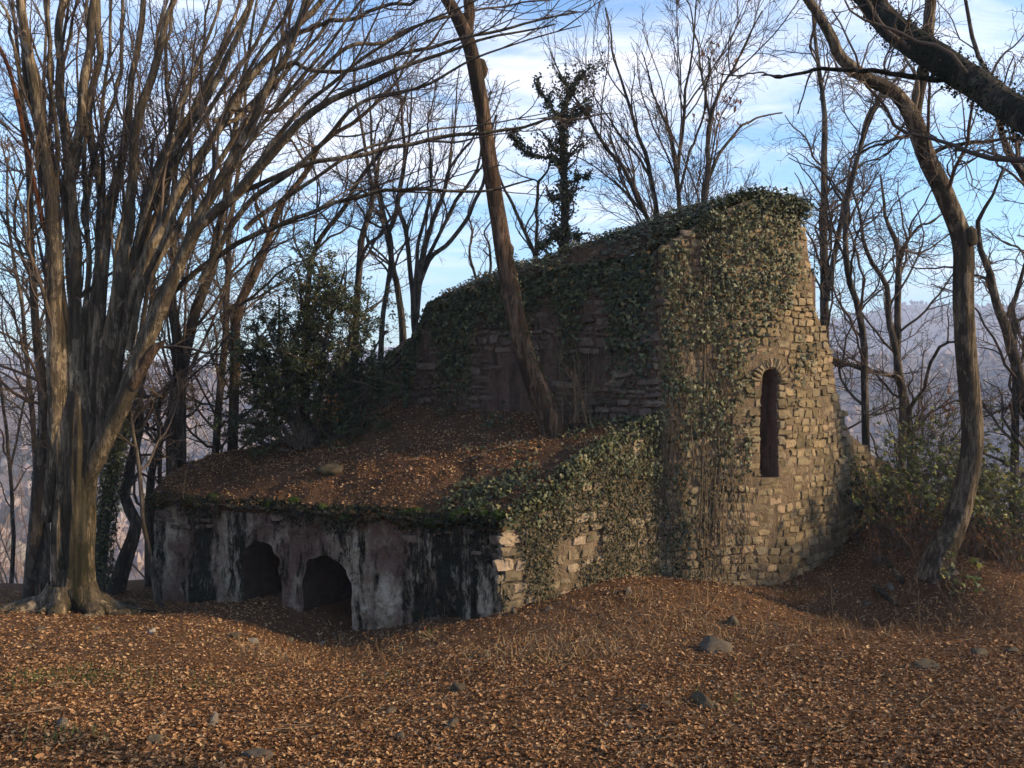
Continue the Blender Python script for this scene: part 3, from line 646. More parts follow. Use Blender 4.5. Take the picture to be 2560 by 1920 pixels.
# masonry courses inside the niche
nb = []
for zc in np.arange(zw0+.06, topc, .155):
    for k in range(2):
        w = half_w*(1.1 if (k == int(zc*7) % 2) else .8); c = pw-nw*.415+tw*((k-.5)*half_w*.95); nb.append(dict(P=np.array([c[0], c[1], zc]), t=np.array([*tw, 0]), n=np.array([*nw, 0]), w=w, h=.145, d=.03, k=rng.integers(14), rot=0, fl=1))
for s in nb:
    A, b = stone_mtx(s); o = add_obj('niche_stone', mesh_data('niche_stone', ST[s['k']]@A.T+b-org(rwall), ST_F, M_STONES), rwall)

# stones of the shaded wall
def keep_s(u, z, P, w, h):
    if z+h/2 > float(sh_top(np.array([u]))[0])-.02 or z < -1.05: return False
    dx, dy = proj(P); pl = vnoise(np.array([P*np.array([.9, .9, .7])]), 5)[0]
    return not (dy > 760 and dx > 1000 and pl > .62) and rng.random() < .95
stones_s = lay_stones(shpath, -1.05, 1.6, keep_s, rng, (.09, .19), (.14, .42), (.04, .09), .020, proud=(-.012, .025), hv=(.72, 1.03), jit=.010)
sc_s = lambda s: (-abs(proj(s['P'])[0]-985)-1.3*abs(proj(s['P'])[1]-770))
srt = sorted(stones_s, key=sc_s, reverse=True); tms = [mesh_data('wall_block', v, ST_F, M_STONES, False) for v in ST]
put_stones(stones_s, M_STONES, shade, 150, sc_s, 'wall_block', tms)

# annex side wall stones (sunlit corner) and the exposed top courses of the front
def keep_sd(u, z, P, w, h):
    if z+h/2 > float(roof_slope(np.array([u]))[0])-.05: return False
    if z < float(gz(np.array([P[0]]), np.array([P[1]-.1]))[0])-.1: return False
    return rng.random() < .90
st_sd = lay_stones(spath, -4.1, -.9, keep_sd, rng, (.11, .20), (.12, .29), (.04, .08), .022, proud=(-.012, .03), hv=(.72, 1.03), jit=.012)
zq = -3.75; fl_ = 0
while zq < -2.25:
    h = rng.uniform(.12, .24); w = rng.uniform(.22, .40) if fl_ else rng.uniform(.14, .22); fl_ = 1-fl_
    p, t, n = [a[0] for a in spath.at(np.array([w/2+.01]))]
    if rng.random() < .85: st_sd.append(dict(P=np.array([p[0]+n[0]*.015, p[1]+n[1]*.015, zq+h/2]), t=np.array([*t, 0]), n=np.array([*n, 0]), w=w, h=h-.02, d=.10, k=rng.integers(14), rot=rng.normal()*.06, fl=1))
    zq += h
put_stones(st_sd, M_STONEM, side, 170, lambda s: -proj(s['P'])[0]+s['w']*400)
cuts = [(f_at(527)-.05, f_at(606)+.05, Wp(566, 1150, 13.1)[2]), (f_at(655)-.05, f_at(757)+.05, Wp(706, 1185, 12.3)[2])]
def keep_f(u, z, P, w, h):
    if z+h/2 > float(f_top(np.array([u]))[0])-.03: return False
    if any(a < u < b and z-h/2 < c for a, b, c in cuts): return False
    lim = -2.72+.16*vnoise(np.array([[u*1.1, 0, 3.]]), 2)[0]-(.12 if u < fpath.L*.3 else 0)
    return z > lim and rng.random() < .78
st_f = lay_stones(fpath, -3.1, -2.2, keep_f, rng, (.075, .15), (.10, .26), (.04, .08), .022, proud=(-.025, .02), hv=(.6, 1.05), jit=.012)
put_stones(st_f, M_STONES, front, 110, lambda s: s['w'], 'course_stone', [mesh_data('course_stone', v, ST_F, M_STONES, False) for v in ST])
# thin slabs along the eave
u = .0; es = []
while u < fpath.L:
    w = rng.uniform(.22, .5); p, t, n = [a[0] for a in fpath.at(np.array([min(u+w/2, fpath.L)]))]
    es.append(dict(P=np.array([p[0]+n[0]*.06, p[1]+n[1]*.06, float(f_top(np.array([u]))[0])+rng.uniform(-.085, -.035)]), t=np.array([*t, 0]), n=np.array([*n, 0]), w=w*.96, h=rng.uniform(.05, .09), d=rng.uniform(.18, .3), k=rng.integers(14), rot=rng.normal()*.05, fl=1)); u += w
put_stones(es, M_ROCKM, roof, 60, lambda s: s['w'], 'eave_slab', [mesh_data('eave_slab', v, ST_F, M_ROCKM) for v in ST])
# moss cushions on the eave
ib, ifc = None, None
def blob(c, r, rng, sub=2, flat=.6, amp=.22, sc=2.2):
    import bmesh
    bm = bmesh.new(); bmesh.ops.create_icosphere(bm, subdivisions=sub, radius=1); V = np.array([v.co[:] for v in bm.verts]); F = np.array([[v.index for v in f.verts] for f in bm.faces]); bm.free()
    V = V*(1+amp*fbm(V*sc+rng.random(3)*50, 3, 4))[:, None]
    return V*np.asarray(r)[None]*np.array([1, 1, flat])+np.asarray(c)[None], F
for dx in (705, 760, 880, 900, 948, 985, 1010, 1030, 1052, 1075, 1000, 640, 590, 460, 420):
    u_ = f_at(dx)/fpath.L; k0 = int(rng.integers(0, 5)); P = RFT[min(int(u_*(nu-1)), nu-1), k0]
    V, F = blob(P+np.array([0, 0, .0]), np.array([rng.uniform(.06, .15), .09, .07]), rng, 3, 1, .25); part('moss_cushion', V, F, M_MOSS, roof)

# ---- old terrace wall behind, left of the chapel
tw_ = thing('terrace_wall', (*xy(850, 17.9), -1.6), 'sunlit terrace wall of thin stones behind the dark evergreen bush', 'wall'); tw_['kind'] = 'thing'
tpath = Path([xy(640, 18.6), xy(760, 18.0), xy(850, 17.4), xy(925, 16.9)], 80)
t_top = lambda u: np.interp(u, [0, tpath.L*.3, tpath.L*.75, tpath.L], [-1.7, -.75, .22, .42])+.05*np.sin(u*5)
V, F = wall_solid(tpath, lambda u: np.full_like(u, -5.5), t_top, .6, 40, .03, 14); tw_w = part('wall', V, F, M_MORT, tw_)
st_t = lay_stones(tpath, -1.6, .5, lambda u, z, P, w, h: z+h/2 < float(t_top(np.array([u]))[0]) and rng.random() < .93, rng, (.08, .14), (.15, .38), (.05, .10), .02)
put_stones(st_t, M_STONE, tw_w, 160, lambda s: proj(s['P'])[0])
# raised earth behind that wall
xs = np.linspace(-7.5, 1.5, 60); ys = np.linspace(17.0, 27, 60)
def terr(X, Y):
    th = tpath.p; d = np.linalg.norm(np.stack([X, Y], -1)[..., None, :]-th[None, None], axis=-1); k = d.argmin(-1); s = ((np.stack([X, Y], -1)-th[k])*(-tpath.n[k])).sum(-1)
    top = np.interp(X, [-7.5, -5.5, -4, -2.5, -1, 1.5], [-4.8, -3.2, -1.2, .30, .35, .1])+.22*smooth(.5, 2., s)
    z = top-.5*np.clip(Y-20.5, 0, None)+.06*fbm(P3(X*1.5, Y*1.5), 4, 4); z = np.where(s < .05, top-1.2, z)
    return np.maximum(z, gz(X, Y)-.3)
def terr_at(p):
    return float(terr(np.array([[p[0]]]), np.array([[p[1]]]))[0, 0]) if -7.5 < p[0] < 1.5 and 17.2 < p[1] < 27 else -99
V, F = grid_mesh(xs, ys, terr); add_obj('earth_terrace', mesh_data('earth_terrace', V, F, M_SOIL), kind='structure')

# ------------------------------------------------------------------ trees
WSC = 1.
def stem(pts, K=26, wig=0., seed=0):
    """pts: (dx, dy, D, width in image units at that depth); returns centreline and radii"""
    A = []
    for q in pts:
        p = Wp(q[0], q[1], q[2]); A.append((*p, q[3]*WSC*.5*K2/FPX*q[2]))
    A = resample(np.array(A), K); P, R = A[:, :3], np.maximum(A[:, 3], .004)
    if wig: P = P+wig*np.stack([vnoise(P3(np.arange(K)*.45, seed*3.1+c*9., 0.), 5) for c in range(3)], -1)*np.linspace(0, 1, K)[:, None]**.5
    return P, R
def stems(lines, D0, D1=None, K=26, wig=0.):
    out = []
    for n_, l in enumerate(lines):
        m = len(l); q = []
        for j, v in enumerate(l):
            w = v[2] if len(v) > 2 else None; da = D0[n_] if isinstance(D0, (list, tuple)) else D0; db = D1[n_] if isinstance(D1, (list, tuple)) else (D1 if D1 is not None else da); q.append([v[0], v[1], da+(db-da)*j/(m-1), w])
        ws = [(j, v[3]) for j, v in enumerate(q) if v[3] is not None]
        for j in range(m): q[j][3] = float(np.interp(j, [a for a, b in ws], [b for a, b in ws]))
        out.append(stem(q, K, wig, n_+int(l[0][0])))
    return out
def tube_parts(root, lst, matl, sides=18, name='trunk', flute=.10, seed=1, joined=True):
    if joined:
        V, F, R = join([tubes(P[None], Rr[None], sides, flute, seed+i) for i, (P, Rr) in enumerate(lst)]); return part(name, V, F, matl, root, True, R)
    for i, (P, Rr) in enumerate(lst):
        V, F, R = tubes(P[None], Rr[None], sides, flute, seed+i); part(name, V, F, matl, root, True, R)
def crown(root, lst, levels, seed, mtwig, mbig=None, name='crown', cull=True, bias=None):
    rng = np.random.default_rng(seed); K = len(lst[0][0]); P = np.stack([a for a, b in lst]); R = np.stack([b for a, b in lst]); bits = []; last = []
    for q, lv in enumerate(levels):
        P, R = grow(P, R, *lv, rng=rng, bias=bias if q == 0 else None, rmax=(.030, .014, .009, .007)[q], rmin=(.009, .0065, .0052, .0045)[q])
        if cull:
            m = in_view(P[:, 0], 260, 260)
            if q >= 1: m &= (proj(P[:, 0])[1] < 1250)
            P, R = P[m], R[m]
        if not len(P): break
        bits.append(tubes(P, R, (6, 4, 3, 3)[q])); last.append((P, R))
    V, F, Rr = join(bits); part(name, V, F, mtwig, root, True, Rr)
    return last
#           n/m  t0   t1   a0  a1   lf  lmin lmax K  wob  up   rf
LV_FAN = [(1.7, .25, 1., 12, 34, .36, .6, 3.4, 11, .10, .05, .55), (3.4, .12, 1., 18, 48, .44, .3, 1.6, 7, .15, .05, .6), (5.6, .1, 1., 20, 60, .55, .14, .75, 4, .2, .03, .7), (4.2, .1, 1., 20, 60, .65, .12, .42, 3, .22, .02, .8)]
LV_CROOK = [(2.3, .20, 1., 28, 65, .36, .5, 2.6, 11, .24, .06, .55), (3.8, .12, 1., 30, 65, .46, .3, 1.4, 7, .27, .04, .6), (6.2, .1, 1., 30, 70, .55, .14, .7, 4, .32, .02, .7), (4.4, .1, 1., 30, 70, .65, .12, .4, 3, .32, .02, .8)]
LV_BIG = [(1.3, .42, 1., 25, 60, .32, .5, 2.6, 11, .2, .05, .4), (3.8, .12, 1., 30, 60, .46, .3, 1.3, 7, .25, .03, .6), (6.0, .1, 1., 30, 70, .55, .14, .7, 4, .3, .02, .7), (4., .1, 1., 30, 70, .65, .12, .4, 3, .3, .02, .8)]

# --- the great many-stemmed hornbeam on the left; z() reads the enlarged left view (half-size)
z = lambda *l: [(a*.5, b*.5, *( [w] if w else [])) for a, b, w in l]
D = 13.0
hb = thing('hornbeam_tree', Wp(160, 1312, D), 'huge many-stemmed hornbeam with mossy fluted trunk left of the annex', 'tree')
T1 = [z((210, 2250, 40), (235, 1950, 40), (240, 1600, 44), (240, 1250, 40), (220, 900, 36), (190, 650, 33), (150, 400, 30), (110, 150, 27), (85, -20, 24), (50, -260, 18)),
      z((300, 2400, 40), (320, 1950, 40), (330, 1600, 40), (320, 1300, 34), (300, 950, 32), (285, 700, 32), (262, 450, 27), (255, 200, 22), (265, -20, 20), (280, -260, 15)),
      z((330, 1900, 34), (335, 1600, 34), (330, 1300, 32), (325, 1000, 31), (310, 720, 30), (345, 560, 24), (362, 400, 24), (380, 220, 22), (400, 0, 20), (420, -240, 14)),
      z((350, 2200, 40), (380, 1700, 40), (420, 1300, 34), (432, 1000, 30), (425, 800, 27), (395, 640, 24), (395, 450, 20), (425, 250, 19), (430, 0, 18), (425, -240, 13)),
      z((390, 2100, 40), (410, 1600, 38), (440, 1250, 33), (470, 1000, 27), (510, 750, 24), (545, 580, 22), (575, 400, 20), (590, 200, 18), (610, 0, 16), (640, -240, 12)),
      z((430, 2000, 40), (460, 1600, 40), (520, 1230, 38), (555, 950, 31), (570, 700, 28), (595, 550, 27), (645, 330, 23), (700, 150, 20), (745, -10, 16), (820, -260, 12)),
      z((430, 1850, 40), (490, 1450, 36), (590, 1080, 27), (650, 880, 24), (700, 760, 23), (780, 600, 21), (870, 450, 20), (960, 280, 18), (1060, 100, 16), (1110, -60, 13), (1200, -300, 9)),
      z((440, 1950, 40), (540, 1400, 36), (640, 1100, 32), (720, 950, 30), (790, 800, 27), (860, 690, 26), (930, 580, 24), (1010, 450, 22), (1110, 300, 20), (1230, 170, 18), (1400, -20, 15), (1600, -260, 10)),
      z((380, 2080, 46), (500, 1800, 46), (640, 1440, 40), (720, 1250, 36), (790, 1080, 32), (850, 930, 28), (920, 820, 26), (1000, 700, 25), (1080, 560, 24), (1140, 430, 22), (1200, 300, 20), (1290, 140, 17), (1350, -40, 14), (1450, -280, 9)),
      z((330, 2150, 50), (430, 1950, 52), (560, 1680, 50), (650, 1440, 42), (740, 1230, 38), (830, 1020, 33), (920, 930, 31), (1010, 850, 30), (1120, 730, 26), (1220, 620, 24), (1330, 500, 21), (1440, 425, 18), (1600, 345, 15), (1760, 270, 12), (2050, 180, 8), (2400, 100, 5)),
      z((740, 1270, 20), (790, 1220, 19), (900, 1130, 17), (1040, 1050, 16), (1160, 985, 15), (1300, 930, 14), (1486, 870, 13), (1700, 826, 12), (1900, 825, 10), (2100, 820, 8), (2300, 785, 5)),
      z((960, 890, 17), (1050, 830, 16), (1150, 780, 15), (1300, 720, 14), (1486, 680, 14), (1720, 636, 13), (2000, 585, 12), (2180, 560, 10), (2360, 525, 8), (2640, 480, 4)),
      z((1190, 310, 15), (1270, 270, 14), (1330, 300, 12), (1486, 310, 12), (1650, 260, 11), (1900, 190, 10), (2150, 140, 8), (2500, 60, 5)),
      z((1000, 470, 14), (1190, 480, 13), (1290, 400, 13), (1486, 215, 12), (1650, 180, 10), (1850, 90, 8), (2100, 30, 6), (2500, -20, 4)),
      z((1230, 170, 14), (1350, 120, 13), (1486, 80, 12), (1700, 20, 10), (1900, -30, 8)),
      z((640, 1100, 18), (700, 900, 16), (740, 700, 14), (735, 500, 13), (715, 300, 11), (740, 100, 9), (760, -100, 7)),
      z((380, 1000, 16), (360, 900, 15), (400, 700, 13), (470, 500, 12), (520, 300, 11), (530, 100, 10), (520, -100, 8)),
      z((920, 520, 14), (1010, 520, 13), (1120, 420, 12), (1200, 240, 11), (1230, 60, 9), (1280, -100, 7)),
      z((220, 860, 15), (170, 700, 13), (130, 560, 12), (90, 380, 10), (60, 200, 9), (20, 60, 8), (-60, -100, 6)),
      z((250, 950, 16), (215, 600, 13), (225, 350, 12), (205, 150, 11), (190, -60, 9))]
DE = [12.0, 13.6, 12.6, 14.5, 13.8, 12.4, 14.6, 13.2, 12.2, 11.4, 11.8, 12.2, 11.6, 13.5, 12.2, 15, 14.5, 14.2, 12.5, 14.]
WSC = .72
L1 = stems(T1, D, DE, 40, .05)
rx_ = np.random.default_rng(12); EX = []
for q, (i0, i1, f0, sh) in enumerate([(0, 1, .5, 2), (1, 2, .4, 3), (3, 4, .5, 4), (4, 5, .5, 5), (5, 6, .45, 6), (6, 7, .5, 5), (7, 8, .5, 8), (8, 9, .35, 10), (8, 9, .7, 12), (5, 6, .75, 9), (6, 7, .2, 10), (7, 8, .25, 12), (9, 11, .35, 10), (9, 10, .5, 16), (2, 3, .5, 6)]):
    a, b = L1[i0], L1[i1]; k0 = sh; P = (a[0]*(1-f0)+b[0]*f0)[k0:]; P = P+np.stack([np.zeros(len(P)), rx_.uniform(-1.2, 1.2)*np.linspace(0, 1, len(P)), np.zeros(len(P))], -1)+.07*np.stack([vnoise(P3(np.arange(len(P))*.25, q*4., c*9.), 8) for c in range(3)], -1)
    r_ = ((a[1]*(1-f0)+b[1]*f0)*rx_.uniform(.45, .65))[k0:]; A = resample(np.concatenate([P, r_[:, None]], 1), 40); EX.append((A[:, :3], A[:, 3]))
L1 = L1+EX
# trunk core
core = stems([[(150, 1350, 200), (154, 1318, 150), (157, 1280, 122), (158, 1230, 106), (160, 1150, 102), (164, 1050, 106), (168, 960, 108), (170, 900, 96), (172, 840, 70), (172, 800, 45)]], D, D, 60, .0)
V, F, R = tubes(core[0][0][None], core[0][1][None], 72, .24, 3); part('trunk', V, F, M_BARK, hb, True, R)
for i, (P, Rr) in enumerate(L1): V, F, R = tubes(P[None], Rr[None], 16 if i < 10 else 10, .10, 20+i); part('limb', V, F, M_BARK, hb, True, R)
for i, (ang, L_, r_) in enumerate([(-2.9, 1.25, .17), (-2.35, .95, .15), (-1.85, .8, .13), (-1.3, .85, .14), (-.75, 1.0, .16), (-.2, 1.45, .17), (.3, 1.1, .14), (2.9, 1.2, .15)]):
    c0 = Wp(157, 1312, D); K = 22; tt = np.linspace(0, 1, K); an = ang+.35*vnoise(P3(tt*2.2, i*5., 0.), 3); st_ = L_/K; rx = .16+np.cumsum(np.full(K, st_)); xx = c0[0]+np.cos(an)*rx; yy = c0[1]+np.sin(an)*rx; rad = r_*(1-tt)**.8*(1+.25*vnoise(P3(tt*5, i*3., 1.), 7))+.012
    zz_ = gz(xx, yy)+rad*.25+.30*np.exp(-tt*6.5)-.06*tt; P = np.stack([xx, yy, zz_], -1); V, F, R = tubes(P[None], rad[None], 12, .16, i); part('root', V, F, M_BARK, hb, True, R)
P, Rr = stems([[(285, 835, 40), (310, 790, 36), (335, 755, 26), (352, 738, 10), (358, 732, 2)]], D-.25, D-.4, 14, .02)[0]; V, F, R = tubes(P[None], Rr[None], 10, .2, 4); part('broken_limb', V, F, M_BARK2, hb, True, R)
P, Rr = stems([z((205, 1030, 13), (180, 940, 14), (150, 800, 14), (110, 620, 13), (60, 380, 12), (20, 250, 11), (-60, 100, 8))], D-.4, D-1.0, 24, .02)[0]; V, F, R = tubes(P[None], Rr[None], 10, .08, 4); part('dead_limb', V, F, M_DEAD, hb, True, R)
lst = crown(hb, L1, [(.85,)+LV_FAN[0][1:], (2.8,)+LV_FAN[1][1:], (4.6,)+LV_FAN[2][1:], (3.4,)+LV_FAN[3][1:]], 31, M_TWIG, bias=(.02, 0, .02))

def simple_tree(name, label, lines, D0, D1, levels, seed, bark, twig, group=None, sides=14, flute=.08, wig=.04, crown_from=0, K=30, cat='tree'):
    L = stems(lines, D0, D1, K, wig)
    for q, (P, Rr) in enumerate(L):                      # carry trunks that start behind the ruin down to the ground there
        g = float(max(gz(P[:1, 0], P[:1, 1])[0], terr_at(P[0])))
        if abs(P[0, 2]-g) > .25 and (q == 0 or (P[1, 2]-P[0, 2] > .6*np.linalg.norm(P[1]-P[0]) and proj(P[0])[1] > 590 and P[0, 2] < .6 and name != 'leaning_tree' and min(np.linalg.norm(P[0]-o[0], axis=1).min() for o in L[:q]) > .12)) and name != 'leaning_tree':
            low = np.array([P[0, 0]+(P[0, 0]-P[2, 0])*.3, P[0, 1], g-.15]); A = resample(np.concatenate([np.concatenate([[low], P]), np.concatenate([[Rr[0]*1.25], Rr])[:, None]], 1), K); L[q] = (A[:, :3], A[:, 3])
    b = L[0][0][0]
    t = thing(name, b, label, cat, group); tube_parts(t, L, bark, sides, 'trunk', flute, seed); last = crown(t, L[crown_from:], levels, seed, twig)
    return t, L, last
def ivy_on(root, L, n, rmul, t0, t1, seed, size=(.035, .07), matl=None, out=.03, name='ivy_leaves'):
    rng = np.random.default_rng(seed); bits = []
    for P, Rr in L:
        K = len(P); f = (t0+(t1-t0)*rng.random(n))*(K-1); k = np.minimum(f.astype(int), K-2); w = (f-k)[:, None]; p = P[k]*(1-w)+P[k+1]*w; tan = norm(P[k+1]-P[k]); r = Rr[k]*rmul
        d = norm(np.cross(tan, rng.normal(size=(n, 3)))); pos = p+d*(r*(.85+.3*rng.random(n))+out*rng.random(n))[:, None]; ax = norm(np.array([0, 0, -1.])+rng.normal(size=(n, 3))*.5)
        bits.append(blades(T_DIA, pos, norm(d+rng.normal(size=(n, 3))*.45), ax, rng.uniform(*size, n), rng.random(n)))
    V, F, R = join(bits); return part(name, V, F, matl or M_IVY, root, True, R, kind='stuff')

WSC = .93
# --- tree leaning out of the annex roof
t2, L2, _ = simple_tree('leaning_tree', 'slender brown tree leaning out of the leaf-covered annex roof', [
    [(1205, 935, 78), (1190, 900, 64), (1170, 860, 52), (1145, 800, 45), (1122, 720, 43), (1098, 600, 42), (1078, 480, 39), (1063, 390, 37), (1047, 280, 33), (1034, 195, 34), (1018, 110, 32), (1000, 62, 32), (985, 30, 29), (958, -15, 26), (915, -90, 20)],
    [(1018, 110, 28), (1010, 70, 27), (1014, 20, 25), (1008, -40, 22), (1020, -140, 15)]], 13.35, [12.8, 13.1], [(1.3, .8, 1., 25, 60, .22, .5, 2., 10, .2, .05, .3)]+LV_BIG[1:], 41, M_BARK2, M_TWIG, None, 22, .07, .015, K=60)
for (dx, dy, r) in ((1090, 548, .10), (1036, 150, .09), (1034, 205, .09)):
    V, F = blob(Wp(dx+3, dy, 13.12), np.array([r*1.25, r, r*1.9]), np.random.default_rng(int(dx)), 2, 1, .25); part('knot', V, F, M_BARK2, t2)
ivy_on(t2, [(L2[0][0][4:24]+np.array([.10, -.03, 0]), L2[0][1][4:24]*.55)], 420, 1.0, 0, 1, 5, (.03, .06))
WSC = .80
# --- tree on the right bank
t3, L3, _ = simple_tree('bank_tree', 'pale-barked tree curving up from the bank right of the chapel', [
    [(2018, 1250, 92), (2030, 1205, 74), (2055, 1150, 62), (2083, 1060, 55), (2100, 940, 52), (2092, 800, 50), (2082, 660, 50), (2082, 540, 52), (2062, 470, 48), (2032, 405, 47), (2002, 340, 45), (1975, 265, 44), (1955, 228, 36), (1925, 195, 35), (1885, 176, 33), (1845, 150, 31), (1812, 118, 29), (1795, 80, 27), (1765, 30, 24), (1735, -12, 22), (1690, -80, 16)],
    [(1975, 275, 34), (1978, 235, 33), (1988, 180, 31), (2002, 110, 30), (2008, 30, 29), (2014, -80, 22)],
    [(2012, 335, 12), (2035, 320, 11), (2075, 312, 10), (2130, 305, 9), (2190, 300, 7), (2280, 310, 4)],
    [(1985, 300, 9), (1960, 265, 8), (1930, 300, 7), (1880, 320, 6), (1830, 345, 4)]], 12.35, [11.7, 12.1, 11.4, 12.7], LV_BIG, 43, M_BARKR, M_TWIGR, None, 22, .10, .015, K=64)
for (dx, dy, r) in ((2088, 512, .17), (2072, 500, .12)):
    V, F = blob(Wp(dx, dy, 12.1), np.array([r*.8, r*.8, r]), np.random.default_rng(int(dx)), 3, 1, .3); part('burl', V, F, M_BARKR, t3)
WSC = .82
# --- big ivy-clad limb across the top right corner
t4, L4, _ = simple_tree('leaning_ivy_trunk', 'thick dark ivy-covered trunk leaning across the upper right corner', [
    [(2760, 1480, 120), (2720, 1200, 104), (2620, 820, 96), (2460, 490, 90), (2330, 345, 86), (2215, 255, 80), (2150, 212, 76), (2075, 160, 74), (1995, 112, 70), (1930, 58, 64), (1880, 0, 58), (1820, -80, 48), (1740, -190, 36)],
    [(2085, 168, 18), (2035, 172, 15), (1990, 168, 13), (1950, 162, 12), (1860, 152, 11), (1770, 150, 9), (1700, 162, 7), (1645, 164, 4)],
    [(2690, 1100, 50), (2640, 640, 44), (2560, 200, 38), (2420, -200, 28)]], [3.0, 6.5, 3.6], [9.0, 7.2, 4.2], [(1.3, .3, 1., 30, 70, .16, .4, 1.8, 10, .22, .02, .25)]+LV_BIG[1:], 47, M_BARKD, M_TWIG, None, 20, .12, .02, K=50)
ivy_on(t4, [(L4[0][0][16:44], L4[0][1][16:44])], 3600, 1.0, 0, 1, 6, (.014, .034), out=.05, matl=M_IVYS)

WSC = .76
# --- background trees
GB = 'bare trees behind the ruin'
def bt(label, lines, D0, D1, seed, levels=LV_CROOK, bark=M_BARK3, twig=M_TWIG, name='bare_tree', **k): return simple_tree(name, label, lines, D0, D1, levels, seed, bark, twig, GB, **k)
bt('straight twin-stemmed tree just right of the ivy-topped wall', [[(1784, 1010, 26), (1782, 720, 24), (1779, 521, 21), (1782, 365, 18), (1778, 229, 14), (1762, 100, 10), (1750, -60, 6)], [(1786, 650, 16), (1792, 600, 15), (1815, 495, 14), (1831, 417, 13), (1847, 354, 12), (1867, 292, 10), (1890, 229, 9), (1956, 141, 6)]], 19, [20, 18], 51)
bt('thin dark sinuous tree rising through the ivy beside the stepped wall', [[(1872, 1000, 22), (1868, 860, 20), (1866, 755, 19), (1852, 651, 17), (1834, 599, 16), (1826, 521, 15), (1831, 443, 14), (1847, 365, 12), (1867, 281, 10), (1890, 225, 9), (1904, 190, 6), (1925, 110, 4)]], 16.6, 16.0, 52)
bt('forked grey tree with crooked limbs right of the stepped wall', [[(1975, 1030, 30), (1967, 944, 27), (1955, 869, 24), (1942, 800, 20), (1938, 729, 18), (1940, 625, 17), (1943, 547, 15), (1925, 495, 12), (1912, 465, 9), (1900, 380, 5)], [(1950, 850, 18), (1935, 760, 17), (1920, 677, 16), (1914, 615, 14), (1888, 573, 12), (1867, 521, 10), (1857, 458, 7), (1840, 400, 4)], [(1943, 822, 13), (1930, 812, 13), (1867, 797, 14), (1795, 771, 10), (1740, 740, 6)], [(1966, 880, 12), (1980, 858, 11), (1998, 840, 10), (2005, 800, 9), (2025, 755, 9), (2055, 738, 7), (2090, 745, 4)], [(1943, 550, 9), (1960, 520, 8), (1985, 490, 7), (2030, 470, 5), (2070, 440, 3)]], 18, [18.5, 17.5, 16.8, 17, 18], 53)
bt('twisted dark tree at the right edge beyond the bank', [[(2262, 1060, 34), (2225, 900, 30), (2190, 771, 27), (2175, 703, 25), (2149, 646, 22), (2133, 583, 18), (2115, 541, 15), (2112, 469, 12), (2135, 440, 9), (2170, 360, 5)], [(2195, 800, 18), (2188, 720, 17), (2186, 665, 15), (2196, 640, 12), (2215, 560, 8)]], 14.6, [14, 15], 54)
bt('slanting bare tree in the upper right corner', [[(2290, 900, 26), (2240, 480, 22), (2212, 385, 19), (2180, 333, 17), (2159, 271, 16), (2138, 177, 13), (2097, 52, 10), (2070, -60, 7)]], 15.5, 14.5, 55)
bt('slender pair of stems leaning left above the mossy vault', [[(1470, 640, 14), (1430, 540, 14), (1401, 475, 13), (1368, 408, 12), (1339, 354, 11), (1305, 312, 9), (1276, 267, 8), (1235, 200, 5), (1190, 110, 3)], [(1440, 620, 15), (1418, 458, 14), (1405, 396, 13), (1393, 333, 12), (1376, 283, 10), (1360, 233, 9), (1330, 140, 6), (1310, 20, 4)]], 17.5, [18, 17], 56, LV_FAN)
bt('straight thin tree forking above the middle of the vault', [[(1470, 620, 14), (1468, 454, 13), (1464, 375, 12), (1470, 312, 10), (1480, 208, 8), (1489, 146, 6), (1505, 20, 4), (1515, -80, 3)], [(1464, 385, 10), (1451, 300, 9), (1430, 250, 7), (1410, 200, 5), (1390, 110, 3)], [(1466, 420, 8), (1490, 330, 7), (1520, 240, 6), (1530, 120, 4)]], 17.2, [17.5, 17, 16.8], 57, LV_FAN)
t_w, L_w, last_w = bt('thin tree with withered brown leaves above the vault top', [[(1518, 620, 16), (1522, 437, 15), (1530, 375, 14), (1530, 292, 13), (1539, 229, 11), (1555, 187, 8), (1601, 117, 6), (1650, 20, 4)], [(1527, 400, 10), (1550, 340, 9), (1580, 300, 8), (1620, 262, 6), (1690, 240, 4)], [(1534, 260, 8), (1520, 180, 7), (1505, 90, 5), (1480, -20, 3)]], 17.0, [16.5, 17.5, 17], 58, LV_FAN)
rngw = np.random.default_rng(3); q = last_w[-1][0]; qx, qy = proj(q[:, -1]); q = q[(qx > 1380) & (qx < 1620) & (qy > 90) & (qy < 260)]
if len(q):
    cs = q[rngw.choice(len(q), 16), -1]; pos = np.repeat(cs, 5, 0)+rngw.normal(size=(80, 3))*np.array([.10, .10, .09]); V, F, R = blades(T_BUSH, pos, rngw.normal(size=(80, 3)), np.array([[0, 0, -1.]])+rngw.normal(size=(80, 3))*.35, rngw.uniform(.10, .17, 80), rngw.random(80)); part('withered_leaves', V, F, M_RUST, t_w, True, R, kind='stuff')
bt('small tree of two crooked stems left of the ivy-wrapped tree', [[(1165, 640, 12), (1156, 558, 11), (1130, 492, 10), (1105, 437, 9), (1089, 408, 7), (1070, 340, 5), (1075, 260, 3)], [(1160, 640, 11), (1160, 550, 10), (1160, 458, 9), (1164, 396, 8), (1182, 372, 6), (1200, 300, 3)]], 18.5, [19, 18], 59)
bt('small contorted tree above the left end of the vault', [[(1040, 680, 9), (1026, 592, 8), (1014, 541, 7), (1022, 500, 6), (1010, 460, 4), (1030, 400, 3)], [(1052, 690, 9), (1058, 588, 8), (1060, 540, 7), (1048, 500, 5), (1080, 460, 3)]], 19.5, [20, 19], 60)
